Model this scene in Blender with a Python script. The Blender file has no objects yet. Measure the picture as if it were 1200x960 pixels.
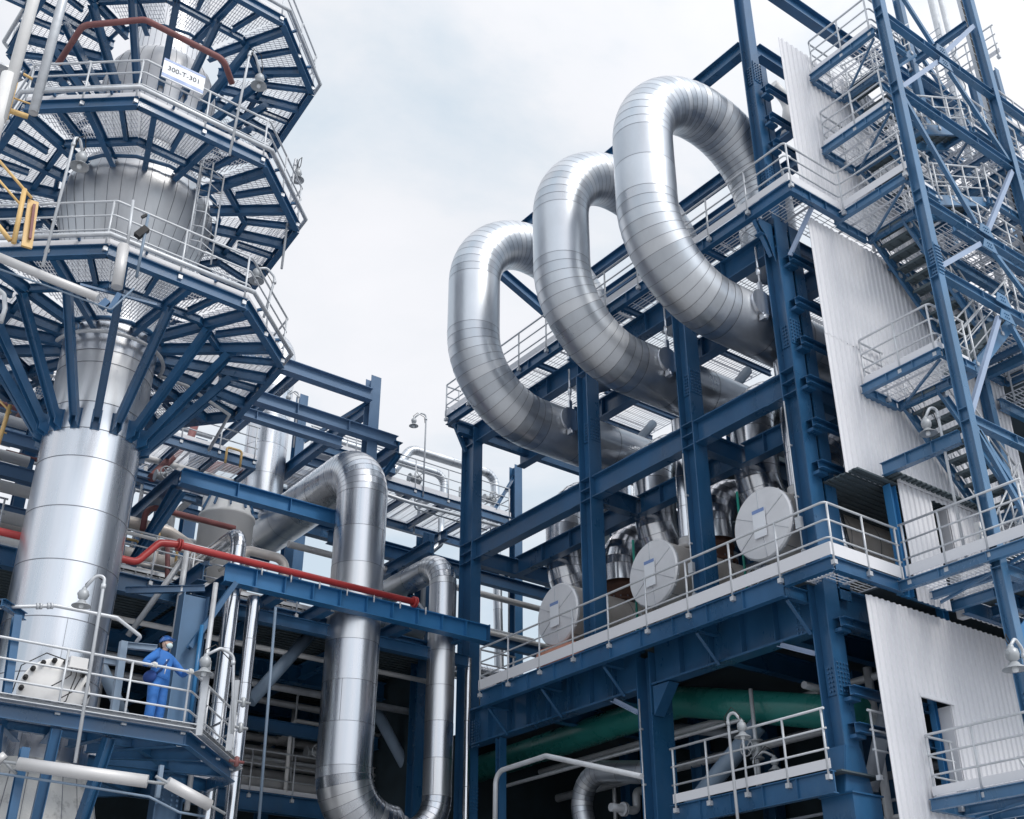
import bpy, math, random
from mathutils import Vector as V, Matrix
random.seed(7)
R = math.radians
S = bpy.context.scene
COL = S.collection
PI = math.pi

# ---------------------------------------------------------------- mesh helper
class MB:
    def __init__(s): s.v = []; s.f = []; s.sm = []; s.mi = []
    def face(s, idx, smooth=False, mi=0): s.f.append(tuple(idx)); s.sm.append(smooth); s.mi.append(mi)
    def box(s, a, b, mi=0):                                   # axis aligned, two corners
        x0, y0, z0 = [min(a[i], b[i]) for i in range(3)]; x1, y1, z1 = [max(a[i], b[i]) for i in range(3)]
        n = len(s.v)
        s.v += [(x0,y0,z0),(x1,y0,z0),(x1,y1,z0),(x0,y1,z0),(x0,y0,z1),(x1,y0,z1),(x1,y1,z1),(x0,y1,z1)]
        for q in ((0,3,2,1),(4,5,6,7),(0,1,5,4),(1,2,6,5),(2,3,7,6),(3,0,4,7)): s.face([n+i for i in q], False, mi)
    def extrude(s, prof, p0, p1, up=(0,0,1), smooth=False, mi=0, caps=True):   # 2D profile (side, up) swept straight from p0 to p1
        p0 = V(p0); p1 = V(p1); d = (p1-p0).normalized(); up = V(up)
        if abs(d.dot(up.normalized())) > .98: up = V((1,0,0)) if abs(d.x) < .9 else V((0,1,0))
        sd = d.cross(up).normalized(); u = sd.cross(d)
        n = len(s.v); k = len(prof)
        for p in (p0, p1):
            for a, b in prof: s.v.append(tuple(p+sd*a+u*b))
        for i in range(k):
            j = (i+1) % k; s.face((n+i, n+k+i, n+k+j, n+j), smooth, mi)
        if caps: s.face([n+i for i in range(k)], False, mi); s.face([n+k+i for i in reversed(range(k))], False, mi)
    def beam(s, p0, p1, h=.3, w=.2, kind='I', up=(0,0,1), t=None, mi=0):
        a, b = w/2, h/2; tf = t or max(.014, h*.05); tw = max(.012, w*.05)
        if kind == 'I': pr = [(-a,-b),(a,-b),(a,-b+tf),(tw,-b+tf),(tw,b-tf),(a,b-tf),(a,b),(-a,b),(-a,b-tf),(-tw,b-tf),(-tw,-b+tf),(-a,-b+tf)]
        elif kind == 'C': pr = [(-a,-b),(a,-b),(a,-b+tf),(-a+tf,-b+tf),(-a+tf,b-tf),(a,b-tf),(a,b),(-a,b)]
        elif kind == 'L': pr = [(-a,-b),(a,-b),(a,-b+tf),(-a+tf,-b+tf),(-a+tf,b),(-a,b)]
        else: pr = [(-a,-b),(a,-b),(a,b),(-a,b)]
        s.extrude(pr, p0, p1, up, False, mi)
    def rod(s, p0, p1, r, n=10, mi=0, caps=True):
        s.extrude([(r*math.cos(2*PI*i/n), r*math.sin(2*PI*i/n)) for i in range(n)], p0, p1, (0,0,1), True, mi, caps)
    def frames(s, pts):
        pts = [V(p) for p in pts]; out = []; nrm = None
        for i, p in enumerate(pts):
            if i == 0: t = pts[1]-p
            elif i == len(pts)-1: t = p-pts[i-1]
            else: t = (pts[i+1]-p).normalized()+(p-pts[i-1]).normalized()
            t.normalize()
            if nrm is None: nrm = t.cross(V((0,0,1))) if abs(t.z) < .9 else t.cross(V((1,0,0)))
            nrm = (nrm-t*nrm.dot(t)).normalized(); out.append((p, t, nrm, t.cross(nrm)))
        return out
    def tube(s, pts, r, n=12, mi=0, caps=True):
        fr = s.frames(pts); b = len(s.v)
        for k, (p, t, x, y) in enumerate(fr):
            rr = r[k] if isinstance(r, (list, tuple)) else r
            for i in range(n):
                a = 2*PI*i/n; s.v.append(tuple(p+x*(rr*math.cos(a))+y*(rr*math.sin(a))))
        for k in range(len(fr)-1):
            for i in range(n):
                j = (i+1) % n; s.face((b+k*n+i, b+k*n+j, b+(k+1)*n+j, b+(k+1)*n+i), True, mi)
        if caps: s.face([b+i for i in reversed(range(n))], False, mi); s.face([b+(len(fr)-1)*n+i for i in range(n)], False, mi)
    def clad(s, pts, r, n=40, band=.010, mi=0, mb=1, lap=.003, seam=True):
        # metal jacket: every section its own straight gore, thin lap band (material mb) at each joint
        fr = s.frames(pts); cs = [(math.cos(2*PI*i/n), math.sin(2*PI*i/n)) for i in range(n)]
        def ring(p, x, y, rr):
            b = len(s.v)
            for c, q in cs: s.v.append(tuple(p+x*(rr*c)+y*(rr*q)))
            return b
        def join(a, b, m):
            for i in range(n):
                j = (i+1) % n; s.face((a+i, a+j, b+j, b+i), True, m)
        rs = r if isinstance(r, (list, tuple)) else [r]*len(fr)
        for k in range(len(fr)-1):
            p, t, x, y = fr[k]; p2, t2, x2, y2 = fr[k+1]
            join(ring(p, x, y, rs[k]), ring(p2, x2, y2, rs[k+1]+lap), (mi, 2, 3)[(k*7+k*k//3+int(p.x*13)) % 3])   # sheets differ a little from lot to lot
            if seam and (p2-p).length > .5:                   # longitudinal lock seam on straight sections
                a = .9+1.9*k; c, q = math.cos(a), math.sin(a); o1 = x*c+y*q; o2 = x2*c+y2*q
                s.beam(p+o1*rs[k], p2+o2*(rs[k+1]+.002), .012, .010, 'B', o1, mi=mb)
        for k in range(len(fr)):
            p, t, x, y = fr[k]
            if 0 < k < len(fr)-1 or True:
                join(ring(p-t*band/2, x, y, rs[k]+lap+.004), ring(p+t*band/2, x, y, rs[k]+lap+.004), mb)
        for k, fl in ((0, True), (len(fr)-1, False)):
            p, t, x, y = fr[k]; b = ring(p, x, y, rs[k]); ids = [b+i for i in range(n)]
            s.face(ids[::-1] if fl else ids, False, mi)
    def lathe(s, prof, c, axis=(0,0,1), n=32, mi=0, smooth=True):   # prof: (radius, height along axis)
        ax = V(axis).normalized(); x = ax.cross(V((0,0,1))) if abs(ax.z) < .9 else ax.cross(V((1,0,0))); x.normalize(); y = ax.cross(x); c = V(c)
        b = len(s.v)
        for r, h in prof:
            for i in range(n):
                a = 2*PI*i/n; s.v.append(tuple(c+ax*h+x*(r*math.cos(a))+y*(r*math.sin(a))))
        for k in range(len(prof)-1):
            for i in range(n):
                j = (i+1) % n; s.face((b+k*n+i, b+k*n+j, b+(k+1)*n+j, b+(k+1)*n+i), smooth, mi)
        if prof[0][0] > .001: s.face([b+i for i in reversed(range(n))], False, mi)
        if prof[-1][0] > .001: s.face([b+(len(prof)-1)*n+i for i in range(n)], False, mi)
    def prism(s, poly, z0, z1, mi=0):                         # horizontal polygon
        n = len(s.v); k = len(poly)
        for z in (z0, z1):
            for p in poly: s.v.append((p[0], p[1], z))
        for i in range(k):
            j = (i+1) % k; s.face((n+i, n+j, n+k+j, n+k+i), False, mi)
        s.face([n+i for i in reversed(range(k))], False, mi); s.face([n+k+i for i in range(k)], False, mi)
    def plate(s, pts, th, mi=0):                              # planar polygon in space with thickness
        pts = [V(p) for p in pts]; nn = (pts[1]-pts[0]).cross(pts[2]-pts[0]).normalized()*th/2
        n = len(s.v); k = len(pts)
        for sg in (-1, 1):
            for p in pts: s.v.append(tuple(p+nn*sg))
        for i in range(k):
            j = (i+1) % k; s.face((n+i, n+j, n+k+j, n+k+i), False, mi)
        s.face([n+i for i in reversed(range(k))], False, mi); s.face([n+k+i for i in range(k)], False, mi)
    def bolts(s, c, nrm, u, v, nu, nv, du, dv, r=.022, h=.03, mi=0):   # rows of bolt heads on a face
        nrm = V(nrm).normalized(); u = V(u).normalized(); v = V(v).normalized(); c = V(c)
        for i in range(nu):
            for j in range(nv):
                p = c+u*((i-(nu-1)/2)*du)+v*((j-(nv-1)/2)*dv); s.rod(p, p+nrm*h, r, 6, mi)

def fillet(pts, r, n=6):
    pts = [V(p) for p in pts]; out = [pts[0]]
    for i in range(1, len(pts)-1):
        a = (pts[i-1]-pts[i]); b = (pts[i+1]-pts[i]); la, lb = a.length, b.length; a.normalize(); b.normalize()
        ang = a.angle(b)
        if ang > PI-.02: out.append(pts[i]); continue
        rr = r[i] if isinstance(r, (list, tuple)) else r
        d = min(rr/math.tan(ang/2), la*(.97 if i == 1 else .49), lb*(.97 if i == len(pts)-2 else .49)); rr = d*math.tan(ang/2)
        c = pts[i]+(a+b).normalized()*(rr/math.sin(ang/2)); s0 = pts[i]+a*d-c; s1 = pts[i]+b*d-c
        tot = s0.angle(s1); ax = s0.cross(s1).normalized()
        for k in range(n+1): out.append(c+Matrix.Rotation(tot*k/n, 3, ax) @ s0)
    out.append(pts[-1]); return out
def densify(pts, step):
    out = [V(pts[0])]
    for a, b in zip(pts, pts[1:]):
        a = V(a); b = V(b); k = max(1, round((b-a).length/step))
        for i in range(1, k+1): out.append(a.lerp(b, i/k))
    return out

# ---------------------------------------------------------------- objects
WLOC = {}
def thing(name, label, cat, loc=(0,0,0), group=None):
    o = bpy.data.objects.new(name, None); COL.objects.link(o); o.location = loc; o.empty_display_size = .2
    o['label'] = label; o['category'] = cat
    if group: o['group'] = group
    WLOC[o.name] = V(loc); return o
def part(name, mb, mats, parent=None, label=None):
    off = WLOC.get(parent.name, V((0,0,0))) if parent else V((0,0,0))
    me = bpy.data.meshes.new(name); me.from_pydata([tuple(V(p)-off) for p in mb.v], [], mb.f)
    if not isinstance(mats, (list, tuple)): mats = [mats]
    for m in mats: me.materials.append(m)
    me.polygons.foreach_set('use_smooth', mb.sm); me.polygons.foreach_set('material_index', mb.mi); me.update()
    o = bpy.data.objects.new(name, me); COL.objects.link(o)
    if parent: o.parent = parent
    if label: o['label'] = label
    WLOC[o.name] = off; return o
def whole(name, mb, mats, label, cat, group=None):            # a thing that is one mesh
    o = part(name, mb, mats); o['label'] = label; o['category'] = cat
    if group: o['group'] = group
    return o
def copies(name, mesh, places, parent):                       # repeated part: one mesh, many objects
    off = WLOC[parent.name]
    for p in places:
        o = bpy.data.objects.new(name, mesh); COL.objects.link(o); o.parent = parent; o.location = V(p)-off; WLOC[o.name] = off
def B(name, p0, p1, parent, h=.3, w=.2, kind='I', up=(0,0,1), mat=None, t=None, stiff=0):
    m = MB(); m.beam(p0, p1, h, w, kind, up, t)
    if stiff:                                                  # web stiffeners
        a, b = V(p0), V(p1); d = (b-a).normalized(); sd = d.cross(V(up)).normalized()
        for i in range(1, stiff+1):
            c = a.lerp(b, i/(stiff+1)); m.extrude([(-w/2+.004, -h/2+.012), (w/2-.004, -h/2+.012), (w/2-.004, h/2-.012), (-w/2+.004, h/2-.012)], c-d*.007, c+d*.007, up)
    return part(name, m, mat or M['blue'], parent)

# ---------------------------------------------------------------- materials
M = {}
def nodes(name):
    m = bpy.data.materials.new(name); m.use_nodes = True; nt = m.node_tree
    return m, nt, nt.nodes['Principled BSDF']
def N(nt, t, **k):
    n = nt.nodes.new(t)
    for a, b in k.items(): setattr(n, a, b)
    return n
def mat(key, c, rough=.5, metal=0., var=.12, scale=1.5, bump=0., bscale=30., stretch=(1,1,1), dirt=0., dirtc=(.2,.15,.1), rvar=.12, spec=.5):
    m, nt, b = nodes(key); L = nt.links.new
    tc = N(nt, 'ShaderNodeTexCoord'); mp = N(nt, 'ShaderNodeMapping'); L(tc.outputs['Object'], mp.inputs[0]); mp.inputs['Scale'].default_value = stretch
    oi = N(nt, 'ShaderNodeObjectInfo')
    ad = N(nt, 'ShaderNodeVectorMath', operation='ADD'); L(mp.outputs[0], ad.inputs[0]); L(oi.outputs['Random'], ad.inputs[1])
    n1 = N(nt, 'ShaderNodeTexNoise'); n1.inputs['Scale'].default_value = scale; n1.inputs['Detail'].default_value = 6; n1.inputs['Roughness'].default_value = .6
    L(ad.outputs[0], n1.inputs['Vector'])
    r1 = N(nt, 'ShaderNodeMapRange'); r1.inputs['From Min'].default_value = .3; r1.inputs['From Max'].default_value = .7
    r1.inputs['To Min'].default_value = 1-var; r1.inputs['To Max'].default_value = 1+var; L(n1.outputs['Fac'], r1.inputs[0])
    mx = N(nt, 'ShaderNodeVectorMath', operation='SCALE'); mx.inputs[0].default_value = c; L(r1.outputs[0], mx.inputs['Scale'])
    out = mx.outputs[0]
    if dirt:
        n2 = N(nt, 'ShaderNodeTexNoise'); n2.inputs['Scale'].default_value = 2.3; n2.inputs['Detail'].default_value = 9; n2.inputs['Roughness'].default_value = .72; L(ad.outputs[0], n2.inputs['Vector'])
        r2 = N(nt, 'ShaderNodeMapRange'); r2.inputs['From Min'].default_value = .55; r2.inputs['From Max'].default_value = .75; r2.inputs['To Max'].default_value = dirt; L(n2.outputs['Fac'], r2.inputs[0])
        mm = N(nt, 'ShaderNodeMix', data_type='RGBA'); L(r2.outputs[0], mm.inputs['Factor']); L(out, mm.inputs['A']); mm.inputs['B'].default_value = (*dirtc, 1); out = mm.outputs['Result']
    L(out, b.inputs['Base Color'])
    rr = N(nt, 'ShaderNodeMapRange'); rr.inputs['From Min'].default_value = .3; rr.inputs['From Max'].default_value = .7
    rr.inputs['To Min'].default_value = max(.03, rough-rvar); rr.inputs['To Max'].default_value = min(1, rough+rvar); L(n1.outputs['Fac'], rr.inputs[0]); L(rr.outputs[0], b.inputs['Roughness'])
    b.inputs['Metallic'].default_value = metal; b.inputs['Specular IOR Level'].default_value = spec
    if bump:
        n3 = N(nt, 'ShaderNodeTexNoise'); n3.inputs['Scale'].default_value = bscale; n3.inputs['Detail'].default_value = 2; L(ad.outputs[0], n3.inputs['Vector'])
        bp = N(nt, 'ShaderNodeBump'); bp.inputs['Strength'].default_value = bump; bp.inputs['Distance'].default_value = .05; L(n3.outputs['Fac'], bp.inputs['Height']); L(bp.outputs[0], b.inputs['Normal'])
    M[key] = m; return m
mat('blue', (.021,.100,.222), .33, 0, .28, .8, .04, 40, (1,1,.5), .28, (.08,.15,.22), spec=.75)
mat('blue_bright', (.03,.17,.38), .4, 0, .1, 1, 0, 30)
mat('blue_t', (.05,.155,.30), .30, 0, .2, 1, 0, 30, (1,1,.5), .2, (.22,.29,.38), spec=.8)  # tower steel: same blue, made paler with sunlit tone in the colour
mat('clad_b', (.54,.57,.61), .34, 1., .12, 1.2, .12, 2.2, (1,1,.35), .3, (.62,.62,.63), .08)
mat('clad_c', (.67,.69,.72), .42, 1., .10, 1.2, .10, 2.6, (1,1,.35), .25, (.52,.53,.55), .08)
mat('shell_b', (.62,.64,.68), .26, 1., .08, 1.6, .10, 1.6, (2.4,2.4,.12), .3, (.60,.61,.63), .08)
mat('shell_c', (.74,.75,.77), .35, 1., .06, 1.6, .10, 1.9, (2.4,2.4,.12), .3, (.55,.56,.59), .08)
mat('clad', (.61,.64,.68), .37, 1., .12, 1.2, .10, 2.2, (1,1,.35), .25, (.62,.62,.63), .07)
mat('shell', (.68,.70,.74), .30, 1., .06, 1.6, .10, 1.6, (2.4,2.4,.12), .3, (.60,.61,.63), .08)  # upright streaks in all shell colours: dirt, plus painted reflections
mat('mirror', (.76,.77,.80), .20, 1., .05, 1.2, .12, 3.0, (1,1,.4), .1, (.6,.6,.6), .05)
mat('seam', (.22,.23,.26), .45, .7, .2, 3)
mat('seam_light', (.55,.57,.6), .35, 1., .2, 3)
mat('galv', (.62,.64,.67), .5, .55, .12, 6, 0, 30)
mat('rail', (.60,.62,.65), .45, .25, .1, 3)
mat('grate', (.68,.69,.73), .5, .1, .12, 4)
mat('sheet', (.77,.77,.80), .42, 0, .006, .3, 0, 30, (1,1,1), 0, (.68,.67,.66), .02)
mat('white', (.78,.77,.76), .5, 0, .05, 2, 0, 30, (1,1,1), .2, (.55,.5,.45))
mat('bulb', (.58,.59,.61), .45, 1., .14, 1.6, .12, 5, (1,1,.4), .35, (.36,.37,.38))
mat('cover', (.78,.78,.80), .40, .25, .05, 2, .06, 4, (1,1,1), .25, (.6,.58,.56))
mat('jacket', (.74,.68,.63), .5, .35, .08, 2, .05, 3, (1,1,1), .4, (.45,.38,.33))
mat('red', (.45,.05,.05), .4, 0, .1, 2, 0, 30, (1,1,1), .15, (.25,.06,.05))
mat('maroon', (.22,.085,.085), .55, 0, .2, 3, .1, 12, (1,1,1), .4, (.35,.25,.22))
mat('rust', (.11,.055,.04), .8, 0, .4, 5, .2, 20)
mat('terra', (.50,.22,.15), .6, 0, .15, 4, .05, 20, (1,1,1), .3, (.6,.42,.35))
mat('green', (.025,.21,.185), .3, 0, .12, 2)
mat('green_thin', (.01,.22,.17), .45, 0, .1, 2)
mat('yellow', (.78,.52,.22), .5, 0, .1, 3)
mat('dark', (.026,.044,.056), .7, 0, .3, 2)  # teal darkness of shadow put into the colour of the added walls
mat('floor', (.50,.52,.55), .6, .1, .12, 2)
mat('under', (.075,.10,.115), .7, 0, .2, 2)  # teal cast of shadow mixed into this colour, mainly for undersides
mat('tread', (.17,.21,.23), .6, .2, .12, 3)
mat('rubber', (.02,.02,.022), .6, 0, .2, 3)
mat('lamp', (.42,.44,.46), .45, .3, .1, 5)
mat('glass', (.85,.88,.9), .1, 0, .02, 3)
mat('grey', (.30,.33,.38), .5, 0, .1, 2)
mat('brace', (.20,.27,.36), .45, 0, .1, 2)
mat('lav', (.31,.39,.54), .45, 0, .06, 2)
mat('lav_dark', (.09,.18,.31), .5, 0, .12, 1)
mat('lav_blue', (.11,.20,.34), .45, 0, .1, 1, 0, 30, (1,1,1), .1, (.2,.25,.3))
mat('cloth_dark2', (.012,.05,.22), .7, 0, .15, 4)
mat('fireproof', (.60,.60,.59), .8, 0, .1, 2, .2, 20, (1,1,1), .9, (.07,.07,.08))
mat('pale_cyl', (.64,.63,.63), .45, .2, .05, 2)
mat('cloth', (.035,.165,.50), .75, 0, .12, 5, .25, 14)
mat('cloth_dark', (.015,.05,.17), .8, 0, .2, 5)
mat('helmet', (.02,.10,.33), .3, 0, .05, 3)
mat('skin', (.66,.45,.36), .55, 0, .05, 5)
mat('glove', (.78,.78,.76), .8, 0, .06, 8)
mat('mask', (.62,.76,.78), .7, 0, .05, 8)
mat('sign', (.82,.84,.88), .4, 0, .02, 3)
mat('signblue', (.20,.30,.56), .4, 0, .02, 3)
mat('ink', (.03,.04,.06), .6, 0, .05, 3)
mat('concrete', (.38,.38,.385), .85, 0, .2, .4, .2, 8)
mat('boot', (.02,.02,.025), .6, 0, .1, 5)

# ---------------------------------------------------------------- sky, sun, camera, ground
SUN_EL, SUN_AZ = R(46), R(168)   # high sun behind the camera, hidden by cloud
w = bpy.data.worlds.new('World'); S.world = w; w.use_nodes = True; nt = w.node_tree; L = nt.links.new
bg = nt.nodes['Background']
sky = N(nt, 'ShaderNodeTexSky', sky_type='NISHITA'); sky.sun_disc = False; sky.sun_elevation = SUN_EL; sky.sun_rotation = SUN_AZ; sky.air_density = 1; sky.dust_density = 2
tc = N(nt, 'ShaderNodeTexCoord')
n1 = N(nt, 'ShaderNodeTexNoise'); n1.inputs['Scale'].default_value = 1.9; n1.inputs['Detail'].default_value = 8; n1.inputs['Roughness'].default_value = .56; n1.inputs['Distortion'].default_value = .35
mp = N(nt, 'ShaderNodeMapping'); mp.inputs['Scale'].default_value = (1,1,1.6); mp.inputs['Location'].default_value = (3.1,.4,1.7)
L(tc.outputs['Generated'], mp.inputs[0]); L(mp.outputs[0], n1.inputs['Vector'])
cr = N(nt, 'ShaderNodeValToRGB'); e = cr.color_ramp.elements; e[0].position = .42; e[0].color = (5.7,6.7,7.6,1); e[1].position = .68; e[1].color = (8.9,8.85,9.15,1)
q = e.new(.55); q.color = (8.1,8.25,8.6,1)
L(n1.outputs['Fac'], cr.inputs[0])
mx = N(nt, 'ShaderNodeMix', data_type='RGBA'); mx.inputs['Factor'].default_value = .92; L(sky.outputs[0], mx.inputs['A']); L(cr.outputs[0], mx.inputs['B'])
dt = N(nt, 'ShaderNodeVectorMath', operation='DOT_PRODUCT'); dt.inputs[1].default_value = (math.sin(PI-SUN_AZ)*math.cos(SUN_EL), -math.cos(PI-SUN_AZ)*math.cos(SUN_EL), math.sin(SUN_EL)); L(tc.outputs['Generated'], dt.inputs[0])
mr = N(nt, 'ShaderNodeMapRange'); mr.inputs['From Min'].default_value = .15; mr.inputs['From Max'].default_value = 1; mr.inputs['To Min'].default_value = 1; mr.inputs['To Max'].default_value = 1.45; L(dt.outputs['Value'], mr.inputs[0])   # the overcast is brightest round the hidden sun
sc_ = N(nt, 'ShaderNodeVectorMath', operation='SCALE'); L(mx.outputs['Result'], sc_.inputs[0]); L(mr.outputs[0], sc_.inputs['Scale'])
sx = N(nt, 'ShaderNodeSeparateXYZ'); L(tc.outputs['Generated'], sx.inputs[0])
hz = N(nt, 'ShaderNodeMapRange', interpolation_type='SMOOTHSTEP'); hz.inputs['From Min'].default_value = -.02; hz.inputs['From Max'].default_value = .24; hz.inputs['To Min'].default_value = .48; L(sx.outputs['Z'], hz.inputs[0])   # murk low on the horizon
s2_ = N(nt, 'ShaderNodeVectorMath', operation='SCALE'); L(sc_.outputs[0], s2_.inputs[0]); L(hz.outputs[0], s2_.inputs['Scale'])
L(s2_.outputs[0], bg.inputs['Color']); bg.inputs['Strength'].default_value = .108
sl = bpy.data.lights.new('sun', 'SUN'); sl.energy = 1.5; sl.angle = R(16); sl.color = (1,.96,.9)
so = bpy.data.objects.new('sun', sl); COL.objects.link(so); so.rotation_euler = (PI/2-SUN_EL, 0, PI-SUN_AZ); so.location = (0,0,60)
cam = bpy.data.cameras.new('camera'); co = bpy.data.objects.new('camera', cam); COL.objects.link(co); S.camera = co
cam.sensor_width = 36; cam.lens = 36*1389/1200; cam.clip_end = 3000; cam.clip_start = .1
co.location = (0,0,1.7); co.rotation_euler = (R(90+29.13), 0, -math.atan2(.5231,.6996))
S.view_settings.view_transform = 'Standard'; S.view_settings.look = 'None'; S.view_settings.exposure = .12; S.view_settings.gamma = 1; S.view_settings.use_curve_mapping = False
S.cycles.max_bounces = 6; S.cycles.glossy_bounces = 4; S.cycles.diffuse_bounces = 3; S.cycles.use_denoising = True
g = MB(); g.box((-900,-900,-.3),(900,900,0)); go = part('ground', g, M['concrete']); go['kind'] = 'structure'

# ---------------------------------------------------------------- shared builders
def clip_spans(poly, o, d, hole=None):
    # parameter intervals of the line o + t d inside polygon poly (2D), minus circle hole (cx, cy, r)
    ts = []; k = len(poly)
    for i in range(k):
        a = poly[i]; b = poly[(i+1) % k]; ex, ey = b[0]-a[0], b[1]-a[1]; den = d[0]*ey-d[1]*ex
        if abs(den) < 1e-9: continue
        t = ((a[0]-o[0])*ey-(a[1]-o[1])*ex)/den; u = ((a[0]-o[0])*d[1]-(a[1]-o[1])*d[0])/den
        if 0 <= u < 1: ts.append(t)
    ts.sort(); out = []
    for a, b in zip(ts[::2], ts[1::2]):
        if hole:
            fx, fy = o[0]-hole[0], o[1]-hole[1]; bb = fx*d[0]+fy*d[1]; q = bb*bb-(fx*fx+fy*fy-hole[2]**2)
            if q > 0:
                q = math.sqrt(q); c0, c1 = -bb-q, -bb+q
                if c0 > a: out.append((a, min(b, c0)))
                if c1 < b: out.append((max(a, c1), b))
                continue
        out.append((a, b))
    return out
def grating(poly, z, ang=0, hole=None, sp=.065, cross=.13, depth=.025, wd=.011):
    # open bar grating: bearing bars and cross bars as real bars, top face at z
    m = MB()
    for an, s, dp, wdt, zt in ((ang, sp, depth, wd, z), (ang+PI/2, cross, .012, .012, z-.001)):
        d = (math.cos(an), math.sin(an)); n = (-d[1], d[0]); off = [p[0]*n[0]+p[1]*n[1] for p in poly]
        t = math.ceil(min(off)/s)*s
        while t < max(off):
            for a, b in clip_spans(poly, (n[0]*t, n[1]*t), d, hole):
                if b-a > .03: m.beam((n[0]*t+d[0]*a, n[1]*t+d[1]*a, zt-dp/2), (n[0]*t+d[0]*b, n[1]*t+d[1]*b, zt-dp/2), dp, wdt, 'B')
            t += s
    return m
_pm = {}
def post_mesh(h, drop):
    k = (h, drop)
    if k not in _pm:
        m = MB(); m.rod((0,0,-drop), (0,0,h), .024, 8); m.box((-.045,-.045,-drop), (.045,.045,-drop+.09)); o = part('post', m, M['rail']); _pm[k] = o.data; bpy.data.objects.remove(o)
    return _pm[k]
def railing(label, pts, group='guard railings', h=1.1, drop=.18, spacing=1.25, toe=.14, loop=True, mids=2, name='guard_railing', toemat='sheet', r=.021, closed=False):
    t = thing(name, label, 'railing', pts[0], group)
    pts = [V(p) for p in pts]; ring = pts+[pts[0]] if closed else pts
    seen = []
    for a, b in zip(ring, ring[1:]):
        k = max(1, round((b-a).length/spacing))
        for i in range(k+1):
            e = .07/(b-a).length; q = a.lerp(b, min(max(i/k, e), 1-e))
            if all((q-s).length > .25 for s in seen): seen.append(q)
    copies('post', post_mesh(h, drop), seen, t)
    for i in range(mids+1):
        z = h*(1-i/(mids+1.)); m = MB(); m.tube(fillet([p+V((0,0,z)) for p in ring], .09, 4), r if i else r*1.25, 8); part('top_rail' if i == 0 else 'mid_rail', m, M['rail'], t)
    if toe:
        m = MB()
        for a, b in zip(ring, ring[1:]): m.beam(a+V((0,0,toe/2+.01)), b+V((0,0,toe/2+.01)), toe, .008, 'B')
        part('toe_plate', m, M[toemat], t)
    return t
def flood_lamp(label, base, top, arm, drop=.32, pole_r=.03, cable=True, group='floodlamps on gooseneck poles', s=1.0):
    s *= .82
    # pole from base to top, gooseneck over vector arm, explosion-proof housing and bell shade hanging under it
    t = thing('flood_lamp', label, 'lamp', base, group)
    b, tp, a = V(base), V(top), V(arm); e = tp+a
    m = MB(); m.tube(fillet([b, tp+V((0,0,.12*s)), tp+a*.5+V((0,0,.22*s)), e], .14*s, 6), pole_r, 10); m.lathe([(pole_r*1.5,-.03),(pole_r*1.5,.05)], b.lerp(tp, .97), (0,0,1), 10); part('pole', m, M['rail'], t)
    m = MB(); m.lathe([(.03*s,.03),(.05*s,0),(.055*s,-.03*s),(.1*s,-.06*s),(.115*s,-.14*s),(.1*s,-.22*s),(.06*s,-.25*s),(.045*s,-.28*s)], e, (0,0,1), 16)
    m.rod(e+V((-.12*s,0,-.13*s)), e+V((.12*s,0,-.13*s)), .035*s, 8); part('lamp_housing', m, M['lamp'], t)
    m = MB(); c = e+V((0,0,-.28*s)); m.lathe([(.05*s,.02),(.08*s,0),(.10*s,-.04*s),(.20*s,-.10*s),(.205*s,-.115*s),(.19*s,-.105*s),(.09*s,-.05*s),(.02*s,-.045*s)], c, (0,0,1), 20); sh = part('lamp_shade', m, M['lamp'], t)
    m = MB(); m.lathe([(.0,-.16*s),(.045*s,-.15*s),(.055*s,-.10*s),(.04*s,-.05*s)], c, (0,0,1), 12); part('bulb_glass', m, M['glass'], sh)
    if cable:
        m = MB(); sd = V((a.y,-a.x,0)).normalized()*.06
        m.tube([b.lerp(tp, .93)+sd, tp+sd*2+V((0,0,.05)), tp+a*.6+sd*2+V((0,0,.3*s)), e+sd+V((0,0,.12*s)), e+V((0,0,-.02))], .011, 6); part('cable', m, M['rubber'], t)
    return t
def lots(k, mb='seam'): return [M[k], M[mb], M.get(k+'_b', M[k]), M.get(k+'_c', M[k])]
def clad_pipe(name, label, pts, r, bend, gores=9, step=1.1, mat_='clad', group=None, cat='pipe', band=.010, mb='seam', n=40, rs=None):
    path = fillet(pts, bend, gores); out = [path[0]]
    for a, b in zip(path, path[1:]):
        k = max(1, round((b-a).length/step))
        for i in range(1, k+1): out.append(a.lerp(b, i/k))
    m = MB(); m.clad(out, r, n, band)
    t = thing(name, label, cat, pts[0], group); part('jacket', m, lots(mat_, mb), t); return t
def plain_pipe(name, label, pts, r, bend, mat_='rail', group=None, n=14, cat='pipe', flanges=()):
    m = MB(); m.tube(fillet(pts, bend, 7), r, n)
    P = [V(p) for p in pts]
    for i, f in flanges:
        c = P[i].lerp(P[i+1], f); d = (P[i+1]-P[i]).normalized()
        for sg in (-.03, .03): m.lathe([(r*1.7,-.02),(r*1.7,.02)], c+d*sg, d, n)
    return whole(name, m, M[mat_], label, cat, group)

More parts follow.
